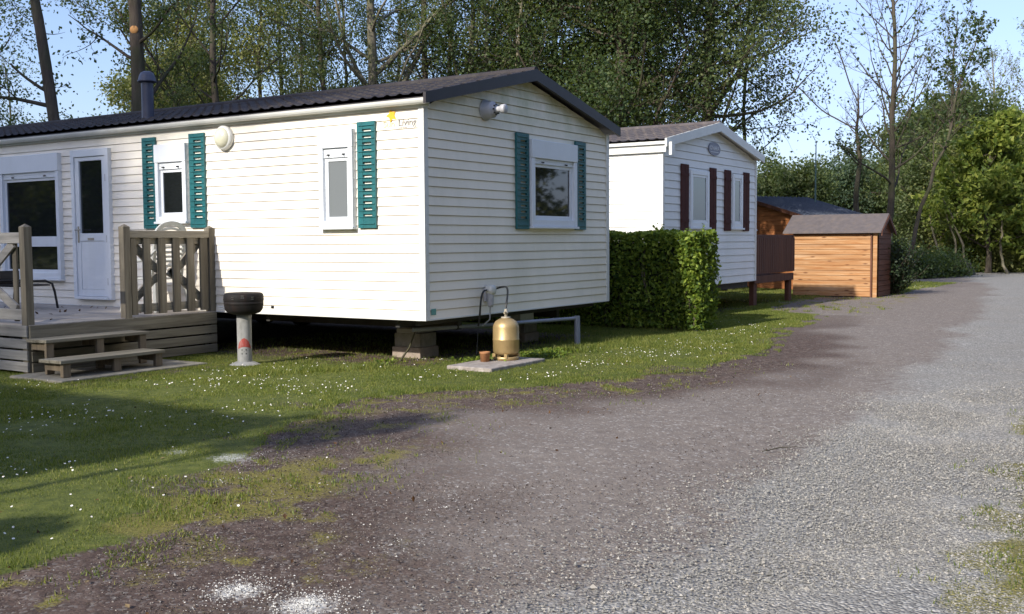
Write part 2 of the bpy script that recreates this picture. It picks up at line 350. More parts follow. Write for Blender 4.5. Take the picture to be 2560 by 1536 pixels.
ys = np.unique(np.concatenate([np.array([-500, -150, -60, -30, -20, -14]), np.arange(-10, 4, .05), np.arange(4, 12, .15), np.array([13, 15, 18, 22, 30, 45, 70, 110, 200, 400, 800])]))
X, Y = np.meshgrid(xs, ys, indexing='ij')
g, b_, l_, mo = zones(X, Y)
Z = (vnoise(X, Y, .8, 20) - .5) * .03 * (1 - g) + g * .015 + (vnoise(X, Y, 3, 21) - .5) * .010
Z = np.where((np.abs(X) < 60) & (np.abs(Y) < 60), Z, 0)
V = np.stack([X, Y, Z], -1).reshape(-1, 3); nx, ny = X.shape
ii = (np.arange(nx - 1)[:, None] * ny + np.arange(ny - 1)[None, :]).ravel()
F = np.stack([ii, ii + ny, ii + ny + 1, ii + 1], 1)
gm = mat('ground_surface', (0.2, 0.2, 0.2), 0.95, spec=0.2)
def build_ground_mat(m):
    at = nd(m, 'ShaderNodeAttribute', attribute_name='zone'); sp = nd(m, 'ShaderNodeSeparateColor'); ln(m, at.outputs['Color'], sp.inputs[0])
    v = coords(m)
    fine = noise(m, v, 90, 3, .7); mid = noise(m, v, 9, 6, .65); big = noise(m, v, 1.1, 5, .6)
    vo = nd(m, 'ShaderNodeTexVoronoi'); vo.inputs['Scale'].default_value = 62; ln(m, v, vo.inputs['Vector'])
    vo2 = nd(m, 'ShaderNodeTexVoronoi'); vo2.inputs['Scale'].default_value = 120; ln(m, v, vo2.inputs['Vector'])
    sepv = nd(m, 'ShaderNodeSeparateColor'); ln(m, vo.outputs['Color'], sepv.inputs[0])
    sepw = nd(m, 'ShaderNodeSeparateColor'); ln(m, vo2.outputs['Color'], sepw.inputs[0])
    # compacted tan track
    tan = ramp(m, mid, [(0.30, (0.168, 0.139, 0.116)), (0.55, (0.230, 0.195, 0.163)), (0.75, (0.288, 0.248, 0.207))])
    tan = mix(m, ramp(m, sepw.outputs[0], [(0.0, (.0,) * 3), (1.0, (0.55,) * 3)]), tan, (0.10, 0.085, 0.080))
    tan = mix(m, ramp(m, sepv.outputs[1], [(0.90, (0, 0, 0)), (0.97, (0.7,) * 3)]), tan, (0.42, 0.40, 0.37))
    # loose grey stone
    gry = ramp(m, sepv.outputs[0], [(0.0, (0.185, 0.175, 0.158)), (0.45, (0.27, 0.262, 0.24)), (0.8, (0.335, 0.322, 0.29)), (1.0, (0.50, 0.48, 0.44))])
    gry = mix(m, ramp(m, vo.outputs['Distance'], [(0.45, (0, 0, 0)), (0.9, (0.6,) * 3)]), gry, (0.10, 0.09, 0.085))
    gry = mix(m, ramp(m, big, [(0.4, (0, 0, 0)), (0.7, (0.4,) * 3)]), gry, (0.24, 0.215, 0.18))
    lf = math_(m, 'ADD', sp.outputs[2], math_(m, 'MULTIPLY', math_(m, 'SUBTRACT', mid, .5), .9), True)
    col = mix(m, ramp(m, lf, [(0.30, (0, 0, 0)), (0.62, (1, 1, 1))]), tan, gry)
    # brown soil, moss litter
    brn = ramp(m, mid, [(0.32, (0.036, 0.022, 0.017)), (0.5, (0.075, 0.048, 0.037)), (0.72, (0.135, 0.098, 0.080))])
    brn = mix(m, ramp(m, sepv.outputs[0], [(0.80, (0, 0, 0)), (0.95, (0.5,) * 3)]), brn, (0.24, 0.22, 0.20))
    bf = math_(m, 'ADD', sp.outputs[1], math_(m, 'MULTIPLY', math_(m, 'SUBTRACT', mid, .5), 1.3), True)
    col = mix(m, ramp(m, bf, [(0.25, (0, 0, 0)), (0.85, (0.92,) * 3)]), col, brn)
    mossc = ramp(m, fine, [(0.3, (0.075, 0.075, 0.016)), (0.7, (0.25, 0.215, 0.045))])
    mf = math_(m, 'ADD', at.outputs['Alpha'], math_(m, 'MULTIPLY', math_(m, 'SUBTRACT', fine, .55), 1.5), True)
    col = mix(m, ramp(m, mf, [(0.25, (0, 0, 0)), (0.6, (0.85,) * 3)]), col, mossc)
    grs = ramp(m, mid, [(0.3, (0.05, 0.065, 0.014)), (0.6, (0.105, 0.12, 0.024)), (0.8, (0.19, 0.165, 0.05))])
    gf = math_(m, 'ADD', sp.outputs[0], math_(m, 'MULTIPLY', math_(m, 'SUBTRACT', fine, .5), 1.2), True)
    col = mix(m, ramp(m, gf, [(0.4, (0, 0, 0)), (0.62, (1, 1, 1))]), col, grs)
    # spilled chalk: each spot at its own place on the drive
    for (x, y, r, s) in ((-6.42, -3.97, .13, 1.), (-6.40, -4.33, .15, 1.1), (-4.62, -1.93, .17, .95), (-4.66, -1.45, .13, .7), (-5.6, -4.15, .22, .42), (-4.9, -3.95, .16, .35), (-5.1, -2.35, .10, .5),
                         (-4.3, -3.75, .25, .32), (-2.8, -3.95, .10, .45), (-1.2, -3.2, .09, .4), (-4.35, -2.2, .16, .42), (4.5, -3.6, .5, .32), (1.2, -3.7, .35, .28), (7.2, -2.9, .6, .25), (10.6, -1.35, .5, .5), (12.8, -.9, .4, .4), (22.5, -.6, .8, .6), (3.9, -1.0, .35, .4)):
        vs = nd(m, 'ShaderNodeVectorMath', operation='DISTANCE'); ln(m, v, vs.inputs[0]); vs.inputs[1].default_value = (x, y, 0)
        dd = math_(m, 'DIVIDE', vs.outputs['Value'], r)
        a = math_(m, 'MULTIPLY', math_(m, 'SUBTRACT', 1.35, dd, True), s)
        a = math_(m, 'ADD', a, math_(m, 'MULTIPLY', math_(m, 'SUBTRACT', noise(m, v, 26, 6, .8), .62), 3.2), True)
        a = math_(m, 'MULTIPLY', a, math_(m, 'SUBTRACT', 1.6, dd, True), True)
        col = mix(m, math_(m, 'MULTIPLY', a, min(1, s)), col, (0.62, 0.60, 0.55))
    base(m, col)
    hh = math_(m, 'ADD', math_(m, 'MULTIPLY', math_(m, 'SUBTRACT', 1, vo.outputs['Distance']), math_(m, 'ADD', math_(m, 'MULTIPLY', sp.outputs[2], .8), .25)), math_(m, 'MULTIPLY', mid, 1.2))
    bump(m, hh, 0.9, 0.012)
build_ground_mat(gm)
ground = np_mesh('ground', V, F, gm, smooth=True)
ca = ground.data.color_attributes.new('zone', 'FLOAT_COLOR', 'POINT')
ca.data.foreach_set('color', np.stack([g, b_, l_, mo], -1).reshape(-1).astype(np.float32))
ground['kind'] = 'structure'
def gz(x, y): return 0.0

# ------------------------------------------------------------------ mobile homes
def fbox(mb, face, a0, a1, z0, z1, o0, o1):
    """box on a facade: 'L' long side (faces -x), 'G' gable (faces -y); a along the wall, o outwards"""
    if face == 'L': mb.box(-o1, -o0, a0, a1, z0, z1)
    else: mb.box(a0, a1, -o1, -o0, z0, z1)
    return mb
def siding(mb, face, lim, z0, z1, pitch, lap=0.017):
    z = z0
    while z < z1 - 1e-4:
        t = min(z + pitch, z1); zt = t - 0.006
        for (za, oa, zb_, ob) in ((z, lap, zt, 0.004), (z, -.014, z, lap), (zt, 0.004, zt, -.014), (zt, -.014, t, -.014)):
            a0, a1 = lim(za); b0, b1 = lim(zb_)
            if a1 - a0 < 0.01 and b1 - b0 < 0.01: continue
            if face == 'L': vs = [(-oa, a1, za), (-oa, a0, za), (-ob, b0, zb_), (-ob, b1, zb_)]
            else: vs = [(a0, -oa, za), (a1, -oa, za), (b1, -ob, zb_), (b0, -ob, zb_)]
            mb.add(vs, [(0, 1, 2, 3)])
        z = t
def window(root, face, a0, a1, z0, z1, stile=0.07, boxh=0.21, inner='left', pane_mat=None, gap=0.10, stops=True, mullion=None):
    """surround with roller box above; sash set back; glass"""
    pm = pane_mat or M['glass']; s = stile
    f = MB()
    fbox(f, face, a0, a0 + s, z0, z1 - boxh, 0.002, 0.075); fbox(f, face, a1 - s, a1, z0, z1 - boxh, 0.002, 0.075)
    fbox(f, face, a0 + s + .001, a1 - s - .001, z0, z0 + s, 0.002, 0.073)
    fbox(f, face, a0 - .012, a1 + .012, z0 - .03, z0 - .001, 0.002, 0.10)
    win = f.build('window', M['pvc'], root, 0.004)
    bx = MB(); fbox(bx, face, a0 - .004, a1 + .004, z1 - boxh + .001, z1, 0.003, 0.082)
    bx.build('roller_box', M['pvc'], win, 0.006)
    if boxh:
        sl = MB(); fbox(sl, face, a0 + s + .003, a1 - s - .003, z1 - boxh - gap, z1 - boxh - .002, 0.035, 0.052)
        fbox(sl, face, a0 + s + .004, a1 - s - .004, z1 - boxh - gap * .45, z1 - boxh - gap * .40, 0.052, 0.056)
        sl.build('roller_slat', M['pvc'], win, 0.002)
        if stops:
            for t in (.2, .8):
                a = a0 + s + (a1 - a0 - 2 * s) * t; st = MB(); zz = z1 - boxh - gap * .68
                fbox(st, face, a - .018, a + .018, zz - .007, zz + .007, 0.052, 0.062); fbox(st, face, a - .007, a + .007, zz - .012, zz + .004, 0.062, 0.084)
                st.build('roller_stop', M['black'], win)
    zt = z1 - boxh - (gap if boxh else s)
    i0, i1 = a0 + s + .001, a1 - s - .001; k = .052
    sh = MB()
    fbox(sh, face, i0, i0 + k, z0 + s, zt, 0.004, 0.034); fbox(sh, face, i1 - k, i1, z0 + s, zt, 0.004, 0.034)
    fbox(sh, face, i0 + k, i1 - k, z0 + s, z0 + s + k, 0.004, 0.033); fbox(sh, face, i0 + k, i1 - k, zt - k * .8, zt, 0.004, 0.033)
    if mullion: fbox(sh, face, i0 + k, i1 - k, mullion - .075, mullion + .075, 0.004, 0.045)
    sh.build('sash', M['pvc'], win, 0.003)
    pn = MB()
    if mullion:
        fbox(pn, face, i0 + k - .004, i1 - k + .004, z0 + s + k - .004, mullion - .07, 0.002, 0.022); fbox(pn, face, i0 + k - .004, i1 - k + .004, mullion + .07, zt - k * .8 + .004, 0.002, 0.022)
    else: fbox(pn, face, i0 + k - .004, i1 - k + .004, z0 + s + k - .004, zt - k * .8 + .004, 0.002, 0.022)
    pn.build('pane', pm, win)
    return win
def louvre_shutter(root, face, a0, a1, z0, z1, n=14, m=None, solid_ends=0.085, sc=1):
    """shutter cut by short open slots; thin slats between two stiles"""
    mb = MB(); st = 0.055; o0, o1 = 0.016, 0.045
    # left stile wider than the right so that the slots sit off centre
    lw = (a1 - a0) * .30
    fbox(mb, face, a0, a0 + lw if face == 'G' else a0 + st, z0, z1, o0, o1)
    fbox(mb, face, a1 - st if face == 'G' else a1 - lw, a1, z0, z1, o0, o1)
    A0 = a0 + (lw if face == 'G' else st); A1 = a1 - (st if face == 'G' else lw)
    fbox(mb, face, A0, A1, z0, z0 + solid_ends, o0, o1 - .002); fbox(mb, face, A0, A1, z1 - solid_ends, z1, o0, o1 - .002)
    zz0, zz1 = z0 + solid_ends, z1 - solid_ends; p = (zz1 - zz0) / n
    for i in range(n):
        b = zz0 + i * p
        if i: fbox(mb, face, A0, A1, b + .0, b + p * .63, o0, o1 - .004)
        # slat lip that casts the small line of shadow over each slot
        fbox(mb, face, a0 + .012, a1 - .02, b + p * .50, b + p * .63, o1 - .001, o1 + .009)
    fbox(mb, face, A0, A1, zz0, zz0 + p * .6, o0, o1 - .003)
    for zc in (z0 + solid_ends * .62, z1 - solid_ends * .5): fbox(mb, face, a0 + .015, a1 - .03, zc - .008, zc + .004, o1 - .001, o1 + .010)
    return mb.build('shutter', m or M['teal'], root, 0.002)

def shell(root, W, L, zb, ze, za, pitch, clad, roofm, bargem, gut=True, white_barge=False, gclad=None):
    sl = (za - ze) / (W / 2)
    mb = MB(); siding(mb, 'L', lambda z: (0.005, L), zb, ze, pitch); mb.add([(0, 0, zb), (0, L, zb), (W, L, zb), (W, 0, zb)], [(3, 2, 1, 0)])
    mb.add([(W, 0, zb), (W, L, zb), (W, L, ze), (W, 0, ze)], [(0, 1, 2, 3)])
    mb.add([(0, L, zb), (0, L, ze), (W / 2, L, za), (W, L, ze), (W, L, zb)], [(0, 1, 2, 3, 4)])
    mb.build('side_wall', clad, root)
    gb = MB(); lim = lambda z: (0.0, W) if z <= ze else ((z - ze) / sl, W - (z - ze) / sl)
    siding(gb, 'G', lambda z: (lim(z)[0] if z > ze else .005, lim(z)[1] - (0 if z > ze else .005)), zb, za - .02, pitch)
    gb.build('gable_wall', gclad or clad, root)
    tr = MB(); w_ = .055
    tr.box(-.024, -.0005, -.024, w_, zb - .01, ze); tr.box(-.0005, w_, -.024, -.0005, zb - .01, ze - .002)
    tr.box(W - w_, W + .024, -.024, -.0005, zb - .01, ze - .003); tr.box(W, W + .024, -.0005, w_, zb - .01, ze)
    tr.box(-.020, -.0006, w_ + .001, L, zb - .012, zb + .006); tr.box(w_ + .001, W - w_ - .001, -.020, -.0006, zb - .012, zb + .006)
    tr.build('corner_trim', M['trim'], root, 0.003)
    # tiled sheet roof
    ov, oy = .13, .13
    for side in (-1, 1):
        rows = 7; run = W / 2 + ov; us = np.linspace(0, 1, rows + 1)
        yy = np.arange(-oy, L + oy + .001, .0225); wave = np.maximum(0, np.sin(yy * 2 * math.pi / .18)) ** 1.0 * .020
        cols = []
        for i in range(rows):
            for t in (us[i], us[i + 1] - .0005):
                xx = run * (1 - t); lift = .022 if t == us[i] else 0.0
                zz = (za + .10) - (run - xx) * 0 - (xx) * sl + lift
                cols.append((xx, zz))
        P = np.zeros((len(cols), len(yy), 3))
        for i, (xx, zz) in enumerate(cols):
            P[i, :, 0] = W / 2 + side * xx; P[i, :, 1] = yy; P[i, :, 2] = zz + wave
        nI, nJ = len(cols), len(yy); q = (np.arange(nI - 1)[:, None] * nJ + np.arange(nJ - 1)[None, :]).ravel()
        Fq = np.stack([q, q + 1, q + nJ + 1, q + nJ], 1)
        if side == 1: Fq = Fq[:, ::-1]
        np_mesh('roof', P.reshape(-1, 3), Fq, roofm, root, smooth=False)
    rd = MB(); rd.tube([(W / 2, -oy - .01, za + .115), (W / 2, L + oy, za + .115)], .055, 10); rd.build('ridge_cap', roofm, root)
    # roof slab (soffit) and barge boards
    sf = MB()
    for side in (-1, 1):
        x0 = W / 2; x1 = W / 2 + side * (W / 2 + ov - .01); z0 = za + .085; z1 = z0 - sl * (W / 2 + ov - .01)
        poly = [(x0, -oy + .02, z0), (x1, -oy + .02, z1), (x1, -oy + .02, z1 - .05), (x0, -oy + .02, z0 - .05)]
        sf.prism(poly, None, (0, L + 2 * oy - .04, 0))
    sf.build('soffit', M['barge'] if not white_barge else M['trim'], root)
    for side in (-1, 1):
        bb = MB(); e = W / 2 + ov + .012
        bh = .145 if not white_barge else .17
        poly = [(W / 2, -oy - .02, za + .135), (W / 2 + side * e, -oy - .02, za + .135 - sl * e), (W / 2 + side * e, -oy - .02, za + .135 - sl * e - bh * .85), (W / 2, -oy - .02, za + .135 - bh)]
        bb.prism(poly, None, (0, .038, 0)); bb.build('barge_board', bargem, root)
    if gut:
        zg = za + .085 - sl * (W / 2 + ov) - .012
        gt = MB(); pr = []
        for k in range(9):
            q = math.pi + math.pi * k / 8; pr.append((math.cos(q) * .052, math.sin(q) * .062))
        inner = [(x * .86, z * .86) for x, z in pr][::-1]
        poly = [(-.085 + x, -oy + .0, zg + z) for x, z in pr + inner]
        gt.prism(poly, None, (0, L + .3, 0))
        gt.build('gutter', M['trim'], root)
        fa = MB(); fa.box(-.034, -.0245, -oy + .02, L, zg - .085, zg + .03); fa.build('fascia', M['trim'], root)

home = thing('mobile_home', (0, 0, 0), 'large cream mobile home with teal louvred shutters and brown tiled roof, nearest the drive', 'mobile home')
W1, ZB, ZE, ZA = 4.35, 0.55, 2.96, 3.47
shell(home, W1, 11.9, ZB, ZE, ZA, 0.1073, M['cream'], M['roof'], M['barge'], gclad=M['cream_gable'])
window(home, 'L', 6.60, 8.08, .93, 2.75, stile=.075, boxh=.26, gap=.085, mullion=1.47)
w2 = window(home, 'L', 3.86, 4.47, 1.72, 2.74, stile=.065, boxh=.24, gap=.09)
w3 = window(home, 'L', .985, 1.51, 1.61, 2.74, stile=.065, boxh=.21, gap=.11, pane_mat=M['screen'])
w4 = window(home, 'G', 2.16, 3.34, 1.62, 2.73, stile=.085, boxh=.235, gap=.07)
for a in ((4.49, 4.76), (3.53, 3.82)): louvre_shutter(home, 'L', a[0], a[1], 1.63, 2.85)
louvre_shutter(home, 'L', .665, .935, 1.59, 2.81)
for a in ((1.85, 2.145), (3.355, 3.64)): louvre_shutter(home, 'G', a[0], a[1], 1.58, 2.79)
# door
dr = MB(); d0, d1, dz0, dz1 = 5.46, 6.31, .645, 2.76
fbox(dr, 'L', d0, d0 + .07, dz0, dz1, .002, .07); fbox(dr, 'L', d1 - .07, d1, dz0, dz1, .002, .07)
fbox(dr, 'L', d0 + .07, d1 - .07, dz1 - .10, dz1, .002, .069); fbox(dr, 'L', d0 + .07, d1 - .07, dz0, dz0 + .04, .002, .09)
door = dr.build('door', M['pvc'], home, .004)
lf = MB(); e0, e1 = d0 + .075, d1 - .075; fbox(lf, 'L', e0, e0 + .09, dz0 + .045, dz1 - .105, .01, .052); fbox(lf, 'L', e1 - .09, e1, dz0 + .045, dz1 - .105, .01, .052)
fbox(lf, 'L', e0 + .09, e1 - .09, dz1 - .16, dz1 - .105, .01, .051); fbox(lf, 'L', e0 + .09, e1 - .09, 1.47, 1.58, .01, .051); fbox(lf, 'L', e0 + .09, e1 - .09, dz0 + .045, dz0 + .14, .01, .051)
lf.build('door_leaf', M['pvc'], door, .004)
q = MB(); fbox(q, 'L', e0 + .088, e1 - .088, 1.575, dz1 - .155, .012, .028); q.build('pane', M['glass'], door)
q = MB(); fbox(q, 'L', e0 + .093, e1 - .093, dz0 + .143, 1.466, .012, .044); q.build('panel', M['pvc'], door, .004)
q = MB(); fbox(q, 'L', e1 - .065, e1 - .035, 1.45, 1.68, .052, .060); q.tube([(-.06, e1 - .05, 1.63), (-.11, e1 - .05, 1.63), (-.115, e1 - .17, 1.63)], .010, 8); q.build('handle', M['zinc'], door)
q = MB(); fbox(q, 'L', 5.84, 5.97, 1.485, 1.515, .052, .062); q.build('letter_slot', M['zinc'], door)
for zz in (.9, 1.5, 2.35):
    q = MB(); q.tube([(-.062, e0 - .004, zz - .05), (-.062, e0 - .004, zz + .05)], .011, 8); q.build('hinge', M['greyplastic'], door)
# bulkhead lamp
q = MB(); q.lathe([(0, .0), (.148, .0), (.155, .02), (.152, .055), (.135, .072), (.12, .074)], (-.010, 3.15, 2.76), 40, 'x'); lampb = q.build('wall_lamp', M['trim'], home)
q = MB(); q.lathe([(.128, .062), (.122, .085), (.09, .115), (.05, .130), (.0001, .135)], (-.010, 3.15, 2.76), 40, 'x'); q.build('lamp_glass', M['lampglass'], lampb)
# flue vent on the gable
q = MB(); q.lathe([(0, 0), (.125, 0), (.125, .02), (.10, .022), (.10, .115), (.094, .125), (.075, .127), (.07, .155), (.035, .157), (.035, .235), (.052, .24), (.055, .29), (.05, .298), (0.0001, .298)], (1.20, -.012, 3.0), 32, 'y')
vent = q.build('vent_outlet', M['greyplastic'], home)
q = MB()
for k in range(8):
    a = k * math.pi / 4; q.box(1.20 + math.cos(a) * .06 - .008, 1.20 + math.cos(a) * .06 + .008, -.185, -.138, 3.0 + math.sin(a) * .06 - .008, 3.0 + math.sin(a) * .06 + .008)
q.lathe([(.05, .125), (.05, .15), (.045, .15)], (1.20, -.012, 3.0), 16, 'y'); q.build('vent_grille', M['dark'], vent)
# chimney
q = MB(); q.tube([(.62, 5.45, 3.05), (.62, 5.45, 3.74)], .085, 24); chm = q.build('chimney', M['flue'], home)
q = MB(); q.lathe([(.132, 0), (.136, .012), (.12, .03), (.112, .075), (.09, .125), (.045, .15), (.0001, .155)], (.62, 5.45, 3.74), 28); q.lathe([(.085, -.02), (.131, 0)], (.62, 5.45, 3.74), 28); q.build('chimney_cowl', M['flue'], chm)
q = MB(); q.lathe([(.16, -.05), (.13, .03), (.095, .05)], (.62, 5.45, 3.13), 24); q.build('flashing', M['roof'], chm)
# sun logo and lettering
def text(name, body, size, face, a, z, o, m, root, ext=.0015, sx=1.0, align='LEFT'):
    c = bpy.data.curves.new(name, 'FONT'); c.body = body; c.size = size; c.extrude = ext; c.align_x = align
    tmp = bpy.data.objects.new('text_source', c); COL.objects.link(tmp)
    me = bpy.data.meshes.new_from_object(tmp.evaluated_get(bpy.context.evaluated_depsgraph_get())); bpy.data.objects.remove(tmp)
    me.materials.clear(); me.materials.append(m)
    ob = bpy.data.objects.new(name, me); COL.objects.link(ob); ob.parent = root
    if face == 'L': ob.matrix_local = Matrix(((0, 0, -1, -o), (-sx, 0, 0, a), (0, 1, 0, z), (0, 0, 0, 1)))
    else: ob.matrix_local = Matrix(((sx, 0, 0, a), (0, 0, -1, -o), (0, 1, 0, z), (0, 0, 0, 1)))
    return ob
text('sign_lettering', 'Sun', .105, 'L', .565, 2.725, .017, M['paleyellow'], home, sx=1.15)
text('sign_lettering', 'Living', .115, 'L', .345, 2.728, .017, M['greyletter'], home, sx=1.0)
text('sign_lettering', 'mobil home', .028, 'L', .345, 2.70, .017, M['greyletter'], home, sx=1.0)
sp_ = []
for k in range(10):
    a = math.pi / 2 + k * math.pi / 5 + .35; r = .085 if k % 2 == 0 else .042
    if k == 8: r = .07
    sp_.append((-.019, .435 - r * math.cos(a) * .95, 2.855 + r * math.sin(a)))
q = MB(); q.prism(sp_, None, (.004, 0, 0)); q.build('star_emblem', M['starpaint'], home)
q = MB(); fbox(q, 'G', .085, .175, .60, .67, .016, .018); q.build('sticker', M['sticker'], home)
# chassis
ch = MB()
for xx in (1.0, 3.35): ch.box(xx - .04, xx + .04, .25, 11.6, .36, .545)
for yy in (.5, 2.6, 5, 7.5, 10): ch.box(.12, 4.25, yy - .03, yy + .03, .44, .543)
ch.box(.1, 4.25, .18, .22, .47, .543)
ch.build('chassis', M['chassis'], home)
for yy in (5.6, 6.5):
    for xx in (.55, 3.8):
        q = MB(); q.lathe([(.14, -.10), (.27, -.09), (.31, -.05), (.31, .05), (.27, .09), (.14, .10), (.05, .08), (.0001, .08)], (xx, yy, .32), 24, 'x'); q.build('wheel', M['rubber'], home)
q = MB(); q.box(2.42, 2.75, .28, .45, .35, .50); q.build('junction_box', M['greyplastic'], home)

# ---- second home
HX, HY = 7.32, .5
home2 = thing('mobile_home', (HX, HY, 0), 'white mobile home with maroon shutters and white barge boards, standing beyond the clipped hedge', 'mobile home')
W2, ZB2, ZE2, ZA2 = 4.55, .58, 3.05, 3.50
shell(home2, W2, 9.6, ZB2, ZE2, ZA2, 0.135, M['white_clad'], M['roof2'], M['trim'], gut=False, white_barge=True)
q = MB(); q.box(-.075, -.026, -.10, 9.6, 2.93, 3.06); q.build('fascia', M['trim'], home2)
q = MB(); q.box(-.13, .0, -.235, -.183, 2.87, 3.09); q.build('corner_cap', M['trim'], home2)
def window2(root, a0, a1, z0, z1):
    f = MB(); s = .085
    fbox(f, 'G', a0, a0 + s, z0, z1, .002, .05); fbox(f, 'G', a1 - s, a1, z0, z1, .002, .05); fbox(f, 'G', a0 + s, a1 - s, z1 - s, z1, .002, .049); fbox(f, 'G', a0 + s, a1 - s, z0, z0 + s, .002, .049)
    fbox(f, 'G', a0 - .06, a1 + .06, z0 - .035, z0 - .001, .002, .07)
    wn = f.build('window', M['pvc'], root, .005)
    k = .045; i0, i1, j0, j1 = a0 + s, a1 - s, z0 + s, z1 - s; f = MB()
    fbox(f, 'G', i0, i0 + k, j0, j1, .003, .036); fbox(f, 'G', i1 - k, i1, j0, j1, .003, .036); fbox(f, 'G', i0 + k, i1 - k, j1 - k, j1, .003, .035); fbox(f, 'G', i0 + k, i1 - k, j0, j0 + k, .003, .035)
    f.build('sash', M['pvc'], wn, .003)
    f = MB(); fbox(f, 'G', i0 + k - .003, i1 - k + .003, j0 + k - .003, j1 - k + .003, .002, .024); f.build('pane', M['glass_green'], wn)
window2(home2, 1.12, 1.98, 1.66, 2.70); window2(home2, 3.18, 3.72, 1.66, 2.72)
def board_shutter(root, a0, a1, z0, z1):
    f = MB(); n = 2; wd = (a1 - a0) / n
    for k in range(n): fbox(f, 'G', a0 + k * wd + .003, a0 + (k + 1) * wd - .003, z0, z1, .016, .036)
    for zz in (z0 + .18, z1 - .18): fbox(f, 'G', a0 + .01, a1 - .01, zz - .03, zz + .03, .036, .046)
    f.build('shutter', M['maroon'], root, .003)
for a in ((.72, 1.06), (2.04, 2.36), (2.78, 3.11), (3.79, 4.12)): board_shutter(home2, a[0], a[1], 1.60, 2.78)
q = MB(); n = 28
q.prism([(2.26 + .29 * math.cos(2 * math.pi * k / n), -.030, 3.14 + .125 * math.sin(2 * math.pi * k / n)) for k in range(n)], None, (0, .014, 0)); bdg = q.build('badge', M['badgeblue'], home2)
text('badge_lettering', "O'HARA", .105, 'G', 2.26, 3.12, .032, M['badgewhite'], bdg, sx=1.18, align='CENTER')
q = MB(); fbox(q, 'G', 2.06, 2.46, 3.078, 3.086, .030, .0325); q.build('badge_rule', M['badgewhite'], bdg)
ch = MB()
for xx in (1.0, 3.5): ch.box(xx - .04, xx + .04, .2, 9.3, .40, .575)
ch.box(.1, 4.45, .12, .17, .44, .575); ch.box(.1, 4.45, 1.4, 1.46, .44, .575)
ch.build('chassis', M['chassis'], home2)
for yy in (1.2, 2.0):
    for xx in (.7, 3.9):
        q = MB(); q.lathe([(.14, -.10), (.27, -.09), (.31, -.05), (.31, .05), (.27, .09), (.14, .10), (.05, .08), (.0001, .08)], (xx, yy, .31), 24, 'x'); q.build('wheel', M['rubber'], home2)

# ------------------------------------------------------------------ block piers
def pier(x, y, lab, n=2):
    t = thing('block_pier', (x, y, 0), lab, 'concrete block', 'block piers under the cream home')
    q = MB(); q.box(-.19, .19, -.22, .22, -.01, .13); q.build('block', M['block'], t, .008)
    q = MB(); q.box(-.165, .17, -.20, .20, .132, .30); q.build('block', M['concrete'], t, .008)
    q = MB(); q.box(-.17, .19, -.14, .16, .302, .36); q.build('timber_packer', M['woody'], t, .004)
pier(.98, .92, 'stacked concrete blocks with a timber packer, under the near corner of the cream home')
pier(3.35, .9, 'stacked concrete blocks deep under the cream home near its gable end on the hedge side')
q = MB(); q.tube([(.42, .72, .0), (.53, .66, .16), (.60, .62, .36)], [.014, .012, .008], 8)
tag(q.build('stick', M['barkdark']), 'thin dark stick leaning on the concrete blocks under the cream home', 'stick')

# ------------------------------------------------------------------ grey deck with railings
deck = thing('wooden_deck', (0, 0, 0), 'weathered grey timber deck with railings along the cream home', 'deck')
DX, DY, DZ, DE = -2.64, 3.40, .55, 8.9
q = MB(); nb = 19; bw = (0 - .03 - DX) / nb
for k in range(nb): q.box(DX + k * bw + .003, DX + (k + 1) * bw - .003, DY + .0, DE, DZ - .03, DZ)
q.build('deck_floor', M['decking'], deck, .003)
q = MB(); q.box(DX - .0, -.03, DY - .028, DY - .002, DZ - .155, DZ - .008)
for z0, z1 in ((.275, .375), (.150, .255), (.03, .13)): q.box(DX + .02, -.03, DY - .026, DY - .002, z0, z1)
q.build('skirt_board', M['skirt'], deck, .004)
q = MB()
for z0, z1 in ((DZ - .13, DZ - .005), (.29, .395), (.165, .27), (.04, .145)): q.box(DX - .028, DX - .002, DY - .0, DE, z0, z1)
q.build('skirt_board', M['woody'], deck, .004)
for x in (-2.55, -1.35, -.12):
    for y in (3.5, 6, 8.7): q = MB(); q.box(x - .045, x + .045, y - .045, y + .045, -.02, DZ - .04); q.build('support_post', M['woodz'], deck)
q = MB(); q.box(DX + .01, -.04, DY + .055, DY + .09, .40, DZ - .035); q.build('joist', M['woodz'], deck)
def post(x, y, z0=.02, z1=1.63, s=.047):
    p = MB(); p.box(x - s, x + s, y - s, y + s, z0, z1)
    p.add([(x - s, y - s, z1), (x + s, y - s, z1), (x + s, y + s, z1), (x - s, y + s, z1), (x, y, z1 + .035)], [(0, 1, 4), (1, 2, 4), (2, 3, 4), (3, 0, 4)])
    return p.build('post', M['woodz'], deck, .004)
PY = 3.45
post(DX + .03, PY, .02, 1.62); post(-1.36, PY - .02, DZ - .1, 1.63); post(-.055, PY, .02, 1.62)
